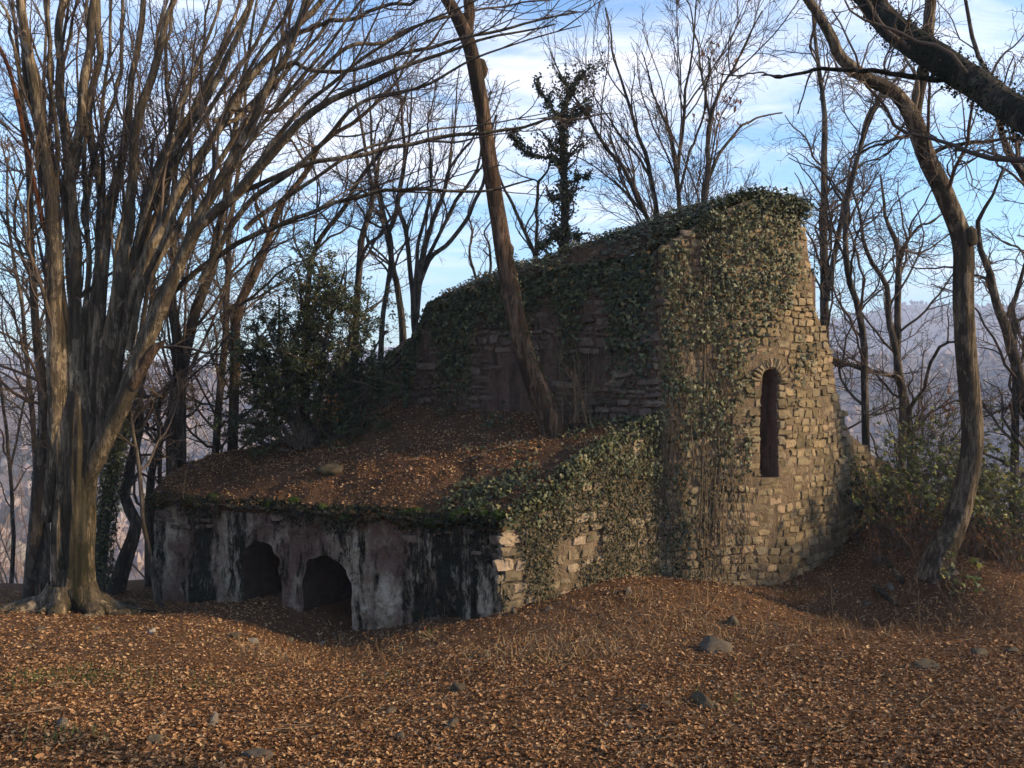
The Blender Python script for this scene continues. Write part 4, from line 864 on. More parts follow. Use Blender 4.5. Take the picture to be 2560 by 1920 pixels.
bt('coppiced tree fanning many stems behind the terrace wall', [
    [(905, 760, 26), (896, 700, 22), (893, 647, 18), (886, 592, 14), (882, 538, 13), (875, 483, 12), (860, 450, 11), (868, 380, 9), (885, 300, 7), (890, 180, 4)],
    [(900, 690, 17), (905, 620, 15), (926, 563, 14), (970, 523, 13), (1006, 476, 12), (1039, 406, 10), (1052, 345, 8), (1070, 250, 5)],
    [(900, 680, 15), (904, 603, 13), (915, 556, 12), (933, 483, 11), (955, 421, 10), (973, 363, 8), (999, 326, 7), (1024, 297, 6), (1060, 200, 4)],
    [(902, 670, 14), (911, 585, 12), (933, 538, 11), (962, 483, 10), (988, 428, 9), (1024, 381, 8), (1039, 333, 6), (1040, 240, 4)],
    [(900, 670, 13), (908, 574, 12), (918, 519, 11), (944, 457, 10), (966, 392, 8), (970, 337, 7), (985, 250, 5), (990, 150, 3)],
    [(897, 690, 13), (898, 600, 11), (905, 520, 10), (925, 440, 8), (932, 360, 7), (925, 280, 5), (940, 180, 3)]], 18.6, [19, 18, 17.5, 18.6, 19.5, 19], 61, LV_FAN)
bt('sturdy grey tree behind the terrace left of the coppiced stems', [[(872, 760, 22), (868, 684, 19), (857, 618, 17), (847, 574, 16), (841, 519, 15), (839, 500, 14), (857, 450, 13), (868, 377, 12), (875, 326, 10), (868, 246, 8), (850, 120, 5)], [(842, 540, 10), (825, 470, 9), (815, 400, 8), (822, 300, 5)]], 19.5, [19, 20], 62)
bt('pale thin tree swaying above the right side of the evergreen bush', [[(822, 780, 16), (826, 684, 14), (838, 611, 13), (846, 538, 12), (835, 483, 11), (824, 428, 10), (809, 377, 9), (802, 282, 7), (790, 160, 4)]], 18.8, 18.2, 63)
bt('stout tree with a side limb above the evergreen bush', [[(765, 800, 22), (772, 660, 19), (776, 585, 18), (780, 519, 17), (787, 490, 16), (798, 457, 14), (804, 421, 12), (790, 330, 9), (770, 220, 6), (765, 100, 4)], [(774, 590, 11), (787, 541, 10), (809, 516, 9), (828, 501, 8), (860, 440, 5)]], 19.8, [20, 19], 64)
bt('slanting tree rising from behind the evergreen bush toward the right', [[(655, 800, 18), (668, 600, 16), (685, 530, 14), (707, 494, 13), (744, 450, 13), (765, 406, 12), (795, 363, 11), (820, 333, 9), (842, 297, 7), (880, 200, 4)]], 20, 19, 65)
bt('reddish tree bending right beside the evergreen bush', [[(500, 1020, 30), (503, 957, 27), (505, 832, 26), (509, 707, 25), (520, 655, 24), (552, 597, 22), (578, 527, 20), (605, 443, 18), (641, 399, 16), (671, 355, 14), (682, 322, 13), (714, 293, 12), (762, 268, 11), (795, 242, 10), (860, 173, 7), (900, 80, 4)]], 17, 16.5, 66, bark=M_BARK2)
bt('straight trunk standing between hornbeam and evergreen bush', [[(462, 1030, 24), (466, 968, 21), (478, 832, 20), (490, 675, 18), (494, 578, 16), (500, 470, 14), (515, 350, 11), (530, 200, 8), (525, 60, 5)], [(488, 690, 12), (520, 640, 10), (550, 560, 8), (600, 500, 6), (640, 420, 3)]], 17.6, [18, 17], 67)
bt('large twin-trunked tree behind the hornbeam at the annex end', [[(378, 1090, 48), (375, 1022, 43), (376, 928, 41), (384, 850, 42), (392, 790, 38), (382, 720, 28), (372, 640, 26), (378, 560, 22), (372, 440, 16), (390, 300, 11), (400, 120, 6)], [(388, 830, 32), (402, 750, 30), (425, 665, 28), (450, 600, 26), (475, 490, 22), (495, 390, 19), (510, 280, 15), (530, 140, 10), (560, -20, 6)]], 15.8, [16, 15.4], 68, LV_FAN)
bt('crooked small tree with gnarled limbs behind the annex corner', [[(322, 1090, 24), (330, 1010, 20), (349, 947, 18), (341, 890, 16), (367, 834, 13), (385, 790, 9), (430, 760, 5)], [(343, 890, 11), (320, 860, 10), (300, 830, 7), (280, 780, 4)], [(340, 960, 9), (318, 930, 8), (318, 890, 6), (300, 870, 4)]], 16.2, [16.5, 16, 16], 69, [(2.5,)+LV_CROOK[0][1:]]+LV_CROOK[1:])
bt('thick bent trunk beside the ivy-clad trunk', [[(240, 1300, 62), (252, 1272, 52), (270, 1209, 44), (290, 1150, 36), (292, 1115, 34), (270, 1083, 30), (279, 1022, 28), (299, 928, 26), (304, 834, 24), (315, 740, 20), (330, 620, 16), (320, 480, 12), (330, 300, 7)]], 15.0, 15.3, 70)
ti, Li, _ = bt('trunk wrapped in dense green ivy behind the hornbeam', [[(208, 1290, 44), (212, 1255, 38), (225, 1134, 34), (244, 1003, 30), (262, 920, 26), (277, 840, 22), (300, 740, 16), (320, 600, 11), (330, 420, 7)]], 14.5, 15, 71, name='ivy_clad_tree')
ivy_on(ti, [(Li[0][0][1:19], Li[0][1][1:19])], 5200, 1.25, 0, 1, 8, (.035, .07), out=.09)
ivy_on(t3, [(L3[0][0][1:6], L3[0][1][1:6])], 60, 1., 0, 1, 9, (.03, .05), out=.02)
bt('young sapling arching at the left corner of the annex', [[(352, 1310, 18), (338, 1290, 15), (327, 1209, 13), (308, 1115, 12), (296, 1003, 11), (286, 909, 9), (281, 853, 8), (288, 780, 5), (300, 700, 3)]], 13.5, 13.6, 72, name='sapling')
bt('double grey trunk at the far left edge behind the hornbeam', [[(62, 1325, 46), (64, 1310, 40), (70, 1209, 36), (84, 1059, 34), (95, 928, 31), (92, 815, 26), (75, 700, 22), (66, 560, 18), (60, 400, 15), (42, 200, 11), (30, 0, 8), (20, -100, 6)], [(96, 1310, 26), (99, 1209, 23), (101, 1040, 21), (112, 890, 20), (108, 760, 17), (98, 600, 15), (108, 400, 12), (95, 200, 9), (100, 0, 6)]], 14.6, [14.6, 15.5], 73)
tl, Ll, _ = bt('thin far-left tree with ivy on its lower trunk', [[(85, 1180, 17), (78, 1022, 15), (69, 890, 14), (57, 778, 12), (45, 640, 10), (20, 500, 8), (15, 340, 5)]], 18, 18.5, 74)
ivy_on(tl, [(Ll[0][0][:9], Ll[0][1][:9])], 900, 1.3, 0, 1, 8, (.035, .06), out=.06)
bt('thin leaning sapling at the extreme left edge', [[(22, 1290, 12), (30, 1150, 11), (22, 1000, 10), (5, 850, 8), (-20, 700, 6)], [(20, 1020, 7), (45, 900, 6), (60, 820, 4), (90, 730, 3)]], 19, [19, 20], 75)
# --- ivy-wrapped spire tree behind the vault
ts_, Ls_, las = simple_tree('ivy_wrapped_spire_tree', 'dark spire-like tree wrapped in ivy behind the vault', [
    [(1215, 680, 26), (1219, 540, 24), (1221, 450, 22), (1216, 330, 18), (1214, 250, 14), (1232, 205, 10), (1260, 150, 5)],
    [(1210, 345, 9), (1172, 338, 8), (1132, 330, 7), (1110, 300, 5), (1100, 285, 3)], [(1216, 262, 9), (1190, 232, 8), (1172, 205, 6), (1162, 180, 4)], [(1218, 270, 8), (1245, 250, 7), (1275, 235, 5)],
    [(1222, 400, 7), (1250, 385, 5), (1275, 382, 3)], [(1222, 430, 7), (1185, 428, 4)], [(1220, 500, 7), (1185, 520, 5), (1168, 535, 3)], [(1222, 500, 6), (1245, 515, 4)]], 18, [18, 17.5, 18.4, 17.7, 17.6, 18.2, 17.5, 18], [(12.0, .12, 1., 35, 75, .34, .2, .85, 6, .28, .14, .35)], 81, M_BARK3, M_TWIG)
rngs = np.random.default_rng(4); bits = []
for w_, (P, Rr) in enumerate(Ls_):
    L_ = np.linalg.norm(P[-1]-P[0]); n = int(620*L_) if w_ == 0 else int(240*L_); f = rngs.random(n)*(len(P)-1); k = np.minimum(f.astype(int), len(P)-2)
    lump = .5+.9*np.abs(vnoise(P3(f*.55, w_*5., 0.), 3)); pos = P[k]+(P[k+1]-P[k])*(f-k)[:, None]+norm(rngs.normal(size=(n, 3)))*(np.where(w_ == 0, .20*(1-.55*f/len(P)), .07)*lump*rngs.random(n)**.6)[:, None]
    bits.append(blades(T_DIA, pos, rngs.normal(size=(n, 3))+np.array([0, -.4, .5]), rngs.normal(size=(n, 3))*.7+np.array([0, 0, -.5]), rngs.uniform(.04, .08, n), rngs.random(n)*.8))
q = las[0][0]; n = 7600; i = rngs.integers(len(q), size=n); k_i = rngs.integers(0, 5, n); pos = q[i, k_i]+(q[i, k_i+1]-q[i, k_i])*rngs.random((n, 1))+rngs.normal(size=(n, 3))*.045
bits.append(blades(T_DIA, pos, rngs.normal(size=(n, 3)), rngs.normal(size=(n, 3))+np.array([0, 0, -.5]), rngs.uniform(.035, .075, n), rngs.random(n)*.8))
V, F, R = join(bits); part('ivy_leaves', V, F, M_IVY, ts_, True, R, kind='stuff')

# ------------------------------------------------------------------ ivy and other greenery
def wall_pts(path, n, rng, zb, ztop, off=(.03, .12)):
    u = rng.random(n)*path.L; p, t, nn = path.at(u); zt_ = ztop(u); z = zb+(zt_-zb)*rng.random(n); o = rng.uniform(*off, n)
    P = np.concatenate([p+nn*o[:, None], z[:, None]], 1); return P, np.concatenate([nn, np.zeros((n, 1))], 1), u
def ivy_thing(label, P, Nr, dens, rng, size, matl, n_single=0, vines=None, down=1., flat=.45, T=None):
    m = rng.random(len(P)) < dens; P, Nr = P[m], Nr[m]; n = len(P); sz = size[0]*.7+(size[1]*1.1-size[0]*.7)*rng.random(n)**1.3; rv = np.clip(rng.random(n)*.85+.22*vnoise(P*1.6, 91), 0, .995)
    ax = np.array([[0, 0, -down]])+rng.normal(size=(n, 3))*.42; nr = norm(Nr+rng.normal(size=(n, 3))*flat+np.array([0, 0, .18]))
    root = thing('ivy', (P[:, 0].mean(), P[:, 1].mean(), P[:, 2].min()), label, 'ivy')
    if n_single:
        o = np.argsort(-sz/P[:, 1]); one = o[:n_single]; rest = o[n_single:]; tv, tf = T_IVY; me = mesh_data('leaf', tv, tf, matl); b = org(root)
        for j in one:
            Z = norm(nr[j]); X = norm(ax[j]-(ax[j]@Z)*Z); Y = np.cross(Z, X); M = Matrix.Identity(4)
            for a in range(3):
                M[a][0], M[a][1], M[a][2], M[a][3] = X[a]*sz[j], Y[a]*sz[j], Z[a]*sz[j], P[j, a]-b[a]
            ob = bpy.data.objects.new('leaf', me); COL.objects.link(ob); ob.parent = root; ob.matrix_local = M
    else: rest = np.arange(n)
    V, F, R = blades(T or T_IVY, P[rest], nr[rest], ax[rest], sz[rest], rv[rest]); part('leaves', V, F, matl, root, True, R, kind='stuff')
    if vines is not None and len(vines[0]):
        V, F, R = tubes(vines[0], vines[1], 4); part('vines', V, F, M_TWIGR, root, True, R)
    return root
def hanging(path, us, z1, z0, rng, r=(.003, .007), K=12, off=.03):
    n = len(us); t = np.linspace(0, 1, K)[None]; dr = rng.normal(size=n)[:, None]*.25; u = np.clip(us[:, None]+dr*t+.16*vnoise(P3(us[:, None]*9., t*5, 0.), 3), 0, path.L)
    p, tt, nn = path.at(u.ravel()); z = z1[:, None]+(z0-z1)[:, None]*t
    P = np.concatenate([p+nn*(off+.03*rng.random((n*K, 1))), z.reshape(-1, 1)], 1).reshape(n, K, 3)
    return P, np.repeat(rng.uniform(*r, n)[:, None], K, 1)
rng = np.random.default_rng(77)
# sunlit face: thick on top and left, thinning down
P, Nr, u = wall_pts(apath, 40000, rng, -3.5, a_top); dx, dy = proj(P)
strk = vnoise(P3(u*2.6, P[:, 2]*.5, 0.), 9); lump = vnoise(P3(u*3.5, P[:, 2]*2.6, 4.), 19)
edge_x = np.interp(dy, [430, 520, 600, 680, 800, 900, 1000, 1100, 1260], [1750, 1745, 1735, 1650, 1650, 1620, 1560, 1480, 1440])+75*strk
dens = smooth(60, -30, dx-edge_x)*np.interp(dy, [430, 540, 640, 850, 950, 1050, 1200], [.9, .8, .7, .6, .45, .28, .12])
dens = dens*smooth(-.35, .45, strk*.8+lump*.9+np.interp(dy, [450, 560, 700, 1200], [.9, .45, .12, -.1])+.35*smooth(1560, 1440, dx)*smooth(900, 800, dy))
vn = 60; uv = rng.random(vn)*a_at(1560); z1 = a_top(uv)-.1; hv = hanging(apath, uv, z1, z1-rng.uniform(1.0, 5.4, vn), rng)
m = in_view(hv[0][:, 0]); P0 = P[~((dx > 1640) & (dy > 780) & (dx < 1700) & (dy < 1040))]
ok = ~((np.abs(dx-1665) < 32) & (dy > 785) & (dy < 1040))
ivy_thing('glossy ivy curtain over the sunlit rounded chapel wall', P[ok], Nr[ok], dens[ok], rng, (.032, .078), M_IVY, 300, hv)
# dry small-leaved ivy lower down the sunlit wall and over the annex side
P, Nr, u = wall_pts(apath, 20000, rng, -3.6, lambda u: np.full_like(u, -.6), (.02, .08)); dx, dy = proj(P); strk = vnoise(P3(u*3.4, P[:, 2]*.35, 2.), 29)
dens = smooth(1640, 1540, dx+45*strk)*smooth(-.35, .4, strk)*np.interp(dy, [850, 1000, 1150, 1260], [.3, .8, .75, .35])
u2 = rng.random(14)*a_at(1600); hv = hanging(apath, np.concatenate([u2, np.full(5, a_at(1582))+rng.normal(size=5)*.05]), np.full(19, -.6)+rng.normal(size=19)*.5, np.full(19, -3.5), rng, (.003, .010))
ivy_thing('dry brownish ivy streaks hanging down the lower sunlit wall', P, Nr, dens, rng, (.022, .045), M_IVYD, 0, hv, T=T_DIA)
P, Nr, u = wall_pts(spath, 22000, rng, -3.7, roof_slope, (.02, .10)); dx, dy = proj(P); strk = vnoise(P3(u*3., P[:, 2]*.8, 7.), 39)
dens = smooth(1090, 1180, dx+60*strk)*smooth(-.30, .30, strk*.9+.8*vnoise(P*2.6, 44)+(.15-(dy-1150)*.001))*.9
ivy_thing('dark dry creeper matting the annex side wall', P, Nr, dens, rng, (.022, .048), M_IVYD, T=T_DIA)
# shaded wall: ivy hanging from the mound edge
P, Nr, u = wall_pts(shpath, 20000, rng, -1.0, sh_top, (.02, .14)); dx, dy = proj(P); ztp = sh_top(u); strk = vnoise(P3(u*2.2, P[:, 2]*.4, 1.), 49)
dens = np.maximum(smooth(.6+1.0*(strk+.55), .15, ztp-P[:, 2]), .6*smooth(.0, .4, strk)*smooth(2.5, .8, ztp-P[:, 2]))
uv = rng.random(90)*shpath.L; z1 = sh_top(uv); hv = hanging(shpath, uv, z1, z1-rng.uniform(.5, 2.4, 90), rng, (.003, .007))
ivy_thing('dark ivy hanging over the shaded chapel wall', P, Nr, dens, rng, (.045, .085), M_IVY, 120, hv)
# ivy over the vault mound and its crest
M3 = MND.reshape(-1, 3); n = 15000; i = rng.integers(len(M3), size=n); P = M3[i]+rng.normal(size=(n, 3))*np.array([.035, .035, .03])+np.array([0, 0, .05]); dx, dy = proj(P)
rel = P[:, :2]-EE; l_ = rel@sd_; t_l = rel@sn_; dens = smooth(-.55, .35, vnoise(P*1.7, 8)+.35-(l_ > 1.2)*.30)*(t_l < 2.8)
ivy_thing('ivy carpet over the earth-covered vault top', P, np.tile([[0, -.35, 1.]], (n, 1)), dens, rng, (.045, .08), M_IVY, down=.3, flat=.6)
# bushy ivy on the very crest
n = 5200; c = np.array([EE-sd_*1.15+sn_*1.75, EE-sd_*1.45+sn_*2.15, EE-sd_*.9+sn_*1.45, EE-sd_*1.3+sn_*2.4]); j = rng.integers(4, size=n)
cz = roof_z(c)-.02; P = np.concatenate([c[j], cz[j][:, None]], 1)+norm(rng.normal(size=(n, 3)))*(rng.random(n)**.45)[:, None]*np.array([.40, .36, .24])*(.6+.7*np.abs(vnoise(P3(j*7., np.arange(n)*.002, 0.), 4)))[:, None]
ivy_thing('bushy crest of ivy topping the chapel gable', P, rng.normal(size=(n, 3))+np.array([0, -.3, .6]), np.full(n, .8), rng, (.04, .085), M_IVY, down=.4, flat=.3)
n = 7000; u = rng.random(n)*a_at(1748); p, tt, nn = apath.at(u); P = np.concatenate([p+nn*rng.uniform(-.35, .14, n)[:, None], (a_top(u)+rng.uniform(-.22, .12, n))[:, None]], 1)
ivy_thing('ivy roll along the top edge of the sunlit wall', P, np.concatenate([nn*.6, np.full((n, 1), .6)], 1), smooth(-.4, .5, vnoise(P*2.2, 71))*.7, rng, (.03, .07), M_IVY, flat=.7)
n = 6500; u = rng.random(n)*fpath.L; p, tt, nn = fpath.at(u); lmp = np.abs(vnoise(P3(u*3.1, 0., 0.), 6)); P = np.concatenate([p+nn*rng.uniform(.02, .24, n)[:, None], (f_top(u)+.07-rng.random(n)**1.4*(.10+.34*lmp))[:, None]], 1)
ivy_thing('dark mossy creeper fringe along the front eave of the annex', P, np.concatenate([nn, np.full((n, 1), .3)], 1), .3+.7*smooth(.05, .3, lmp), rng, (.025, .055), M_IVYS, T=T_DIA)
# ivy spilling over the annex roof corner
n = 11000; a = rng.random(n); b = rng.random(n); uu_ = .62+.38*a; k1 = np.clip((uu_*(nu-1)).astype(int), 0, nu-1); k2 = np.clip((b*(nv-1)).astype(int), 0, nv-1)
P = RFT[k1, k2]+rng.normal(size=(n, 3))*np.array([.04, .04, .025])+np.array([0, 0, .06]); dx, dy = proj(P); no = vnoise(P*1.5, 6)
dens = .7*smooth(.86, .99, uu_+.12*no)*smooth(-.25, .35, no+.1)+.35*smooth(.25, .5, vnoise(P*2.3, 14))*smooth(.35, .8, b)
ivy_thing('ivy spilling over the right edge of the leafy roof', P, np.tile([[.15, -.5, .8]], (n, 1)), dens, rng, (.04, .08), M_IVY, 100, down=.4, flat=.5)
n = 6500; u = rng.random(n)*spath.L; p, tt, nn = spath.at(u); zt_ = roof_slope(u); P = np.concatenate([p+nn*rng.uniform(.03, .20, n)[:, None], (zt_+.22-rng.random(n)**1.5*(.36+.30*smooth(0, 2.2, u)+.5*np.abs(vnoise(P3(u*4, 0., 0.), 66))))[:, None]], 1)
ivy_thing('ivy fringe hanging down the sloping gable edge of the annex', P, np.concatenate([nn, np.zeros((n, 1))], 1), smooth(.1, .9, u)*smooth(-.6, .2, vnoise(P*2.4, 73))*.42, rng, (.028, .068), M_IVY)

n = 2600; k2 = rng.random(n)*(nv-1.01); j = k2.astype(int); P = RFT[-1][j]+(RFT[-1][j+1]-RFT[-1][j])*(k2-j)[:, None]+rng.normal(size=(n, 3))*np.array([.07, .07, .05])+np.array([.02, -.03, -.01]); P[:, 2] -= .05*rng.random(n)
ivy_thing('ivy lip along the raised right edge of the annex roof', P, np.tile([[.45, -.6, .5]], (n, 1)), smooth(-.9, -.1, vnoise(P*2.2, 61)+.2), rng, (.03, .07), M_IVY, T=T_DIA, down=.6, flat=.6)
# evergreen bush on the roof
WSC = 1.
rb = np.random.default_rng(9); DB = 15.0
bush = thing('evergreen_bush', Wp(668, 985, DB), 'dark evergreen bush growing on the annex roof', 'bush')
bl = stems([[(668, 1000, 30), (662, 930, 26), (655, 850, 22), (660, 760, 18), (672, 680, 12), (685, 600, 7), (690, 560, 3)],
    [(672, 990, 16), (700, 900, 14), (735, 800, 12), (760, 720, 8), (775, 660, 4)], [(660, 980, 14), (620, 900, 12), (575, 840, 9), (530, 790, 6), (500, 770, 3)],
    [(665, 985, 14), (625, 880, 11), (610, 780, 9), (600, 690, 6), (595, 640, 3)], [(680, 985, 14), (740, 920, 11), (800, 850, 8), (840, 800, 4)],
    [(675, 985, 12), (710, 880, 10), (740, 780, 8), (780, 690, 5), (800, 640, 3)], [(660, 985, 11), (600, 940, 9), (540, 915, 7), (480, 895, 4), (450, 885, 2)], [(670, 985, 12), (690, 850, 10), (705, 720, 8), (735, 620, 5), (745, 585, 3)],
    [(672, 985, 10), (720, 950, 8), (780, 920, 5), (815, 900, 3)], [(670, 985, 11), (740, 870, 9), (800, 770, 6), (835, 710, 3)], [(662, 985, 11), (590, 900, 9), (540, 860, 6), (500, 850, 3)], [(664, 985, 11), (600, 830, 9), (560, 740, 6), (545, 690, 3)], [(660, 985, 9), (580, 960, 7), (520, 950, 5), (470, 940, 3)], [(675, 985, 10), (760, 880, 8), (820, 820, 5), (862, 770, 3)], [(668, 985, 10), (640, 850, 9), (640, 720, 7), (650, 620, 4), (648, 585, 2)]], DB, [15.3, 14.5, 14.8, 15.6, 14.9, 15.5, 15.0, 14.4, 14.3, 15.2, 14.5, 15.4, 14.6, 14.7, 14.6], 24, .06)
tube_parts(bush, bl, M_BARK3, 9, 'trunk', .1, 5)
P = np.stack([a for a, b in bl]); R = np.stack([b for a, b in bl])
g1 = grow(P, R, 12., .20, 1., 30, 75, .34, .3, 1.0, 8, .22, .04, .5, rb, .02, .005); g2 = grow(*g1, 9., .15, 1., 30, 70, .5, .14, .42, 6, .22, .0, .6, rb, .008, .003); g3 = grow(*g2, 9., .1, 1., 25, 65, .6, .1, .24, 4, .2, -.02, .7, rb, .004, .0025)
V, F, Rr = join([tubes(*g1, 3), tubes(g2[0][::2], g2[1][::2], 3)]); part('branches', V, F, M_TWIG, bush, True, Rr)
bits = []
for q, per in ((g2[0], 5), (g3[0], 9)):
    n = len(q)*per; i = np.repeat(np.arange(len(q)), per); k = rb.random(n)*.95*(q.shape[1]-1); kk = np.minimum(k.astype(int), q.shape[1]-2); pos = q[i, kk]+(q[i, kk+1]-q[i, kk])*(k-kk)[:, None]; tan = norm(q[i, kk+1]-q[i, kk])
    ax = norm(tan*.7+rb.normal(size=(n, 3))*.6); bits.append(blades(T_BUSH, pos, rb.normal(size=(n, 3))*.7+np.array([0, -.2, .7]), ax, rb.uniform(.045, .085, n), np.repeat(rb.random(len(q)), per)*.6+.4*rb.random(n)))
V, F, Rr = join(bits); print('bush blades', len(V)//5); part('foliage', V, F, M_BUSH, bush, True, Rr, kind='stuff')
# withered spray inside the bush
n = 60; P = Wp(708, 880, 14.6)+rb.normal(size=(n, 3))*np.array([.16, .1, .14]); V, F, Rr = blades(T_FALL, P, rb.normal(size=(n, 3)), rb.normal(size=(n, 3)), rb.uniform(.05, .09, n), .75+.25*rb.random(n)); part('withered_leaves', V, F, M_RUST, bush, True, Rr, kind='stuff')

# bare twiggy shrubs
def shrub(label, base, n, h, spread, seed, matl, leaf=None, nl=0, name='bare_shrub', cat='shrub', group=None, lean=(0, 0), r0=.007, lsize=(.05, .09), tmpl=None, sub=True):
    rng = np.random.default_rng(seed); t = thing(name, base, label, cat, group); K = 10
    d = norm(np.concatenate([rng.normal(size=(n, 2))*spread+np.array(lean), np.ones((n, 1))], 1)); st = np.asarray(base)+np.concatenate([rng.normal(size=(n, 2))*.12*h, np.zeros((n, 1))], 1)-np.array([0, 0, .05])
    L = h*rng.uniform(.5, 1.15, n); P = np.zeros((n, K, 3)); P[:, 0] = st
    for k in range(1, K): d = norm(d+rng.normal(size=(n, 3))*.13+np.array([0, 0, .02])); P[:, k] = P[:, k-1]+d*(L/(K-1))[:, None]
    R = (r0*rng.uniform(.6, 1.4, n))[:, None]*np.linspace(1, .3, K)[None]; bits = [tubes(P, R, 4)]
    if sub:
        a = grow(P, R, 4., .25, 1., 25, 60, .35, .12, .6, 6, .2, .03, .6, rng, .006, .003); b = grow(*a, 4., .1, 1., 25, 65, .5, .08, .3, 4, .2, .02, .7, rng, .004, .0022); bits += [tubes(*a, 3), tubes(*b, 3)]
        tips = np.concatenate([a[0].reshape(-1, 3), b[0].reshape(-1, 3)])
    else: tips = P[:, 3:].reshape(-1, 3)
    V, F, Rr = join(bits); part('stems', V, F, matl, t, True, Rr)
    if leaf is not None and nl:
        p = tips[rng.integers(len(tips), size=nl)]+rng.normal(size=(nl, 3))*.03; V, F, Rr = blades(tmpl or T_IVY, p, rng.normal(size=(nl, 3))*.6+np.array([0, -.4, .8]), rng.normal(size=(nl, 3))+np.array([0, 0, -.4]), rng.uniform(*lsize, nl), rng.random(nl)); part('leaves', V, F, leaf, t, True, Rr, kind='stuff')
    return t
def on_ground(dx, dy, lo=4., hi=30.):          # where a view ray meets the ground
    u, y, z_ = ray(dx, dy); D = np.linspace(lo, hi, 900); h_ = gz(u/y*D, D)-z_/y*D; k = np.argmax(h_ > 0) if (h_ > 0).any() else 899
    return np.array((u/y*D[k], D[k], float(gz(np.array([u/y*D[k]]), np.array([D[k]]))[0])))
def gpt(dx, D): p = xy(dx, D); return np.array((p[0], p[1], float(gz(np.array([p[0]]), np.array([p[1]]))[0])))
shrub('bare reddish twigs sprouting at the foot of the leaning tree', np.append(xy(1245, 13.25), -.95), 38, 1.15, .32, 1, M_TWIGR)
shrub('bare twiggy shrub under the evergreen bush on the roof', np.append(xy(640, 14.3), -1.45), 26, .55, .8, 2, M_TWIG, lean=(-.2, -.2))
for i, (dx, D, n, h, nl, lab) in enumerate([(1955, 14.6, 56, 1.7, 1200, 'green bramble thicket between chapel wall and bank tree'), (2060, 14.4, 52, 1.8, 1200, 'yellow-green bramble thicket behind the bank tree'), (2170, 13.8, 56, 1.8, 1300, 'leafy bramble thicket at the right edge of the bank'), (2240, 13.0, 40, 1.7, 700, 'outermost bramble thicket past the bank tree'), (1890, 15.2, 24, 1.2, 420, 'dark leafy bush against the low end of the stepped wall'), (2010, 15.9, 54, 2.2, 900, 'tall brown-green bramble tangle beyond the low wall end'), (2135, 15.6, 54, 2.2, 900, 'tall brown-green bramble tangle right of the bank tree')]):
    shrub(lab, gpt(dx, D), n, h, .55, 10+i, M_TWIG, M_IVY if i == 4 else M_BRAM, nl, 'bramble_thicket', 'bramble', 'brambles on the bank', lsize=(.04, .10))
for i, (dx, D, n, h, lab) in enumerate([(1985, 13.2, 26, 1.0, 'bare brush in front of the brambles by the wall'), (2110, 12.6, 26, 1.0, 'bare brush at the right of the bank tree foot'), (2200, 12.2, 30, 1.1, 'bare brush at the right picture edge'), (1930, 14.0, 24, .9, 'bare brush at the low end of the stepped wall'), (2050, 13.6, 30, 1.2, 'tall bare brush directly behind the bank tree foot'), (2150, 13.4, 34, 1.2, 'tall bare brush between bank tree and right edge'), (1900, 13.4, 18, .7, 'low bare brush where the wall base meets the bank')]):
    shrub(lab, gpt(dx, D), n, h, .6, 30+i, M_TWIG, M_RUST, 70, 'bare_brush', 'brush', 'bare brush on the bank', lsize=(.04, .07), tmpl=T_FALL)
shrub('small plant with yellow-green leaves low on the bank', gpt(2085, 11.6), 9, .55, .5, 41, M_TWIGR, M_BRAM, 46, 'leafy_seedling', 'plant', lsize=(.06, .10))
shrub('orange-brown withered sprig hanging near the bank tree', np.append(xy(2040, 15.5), -1.2), 10, 1.1, .4, 42, M_TWIG, M_RUST, 90, 'withered_sprig', 'shrub', lsize=(.07, .13), tmpl=T_BUSH)
# tall dry weed stalks in front
for i, (dx, dy, h) in enumerate([(1560, 1400, .75), (1650, 1390, 1.0), (1690, 1365, .7), (1760, 1420, 1.1), (1830, 1400, .9), (1910, 1350, 1.0), (1990, 1385, .8), (2070, 1370, 1.0), (1480, 1360, .6), (1605, 1390, .65), (790, 1395, .42), (735, 1402, .5), (920, 1370, .4), (1075, 1352, .4), (1540, 1402, .35), (2140, 1395, .8)]):
    P = on_ground(dx, dy)
    ordn = {10: 'dry weed stalk in front of the doorway', 11: 'dry weed stalk just left of the doorway weed', 12: 'short dry weed stalk before the black-streaked wall', 13: 'dry weed stalk at the sunlit corner of the annex', 14: 'dry stalk leaning over the big foreground rock', 0: 'thin weed stalk just right of the big foreground rock', 1: 'tall bare stalk below the rounded wall base', 2: 'short bare stalk against the rounded wall base', 3: 'tallest bare stalk in the clearing right of the rock', 4: 'bare stalk between clearing and right bank', 5: 'bare stalk at the foot of the bank slope', 6: 'bare stalk below the bank tree foot', 7: 'bare stalk below the yellow-green seedling', 8: 'short stalk left of the mossy clump', 9: 'short stalk behind the mossy clump', 15: 'bare stalk nearest the right edge'}[i]
    shrub(ordn, P, 1, h, .16, 60+i, M_TWIGR, M_RUST if i > 9 else None, 5 if i > 9 else 0, 'weed_stalk', 'weed', 'dry weed stalks', r0=.0045, lsize=(.03, .05), tmpl=T_FALL)

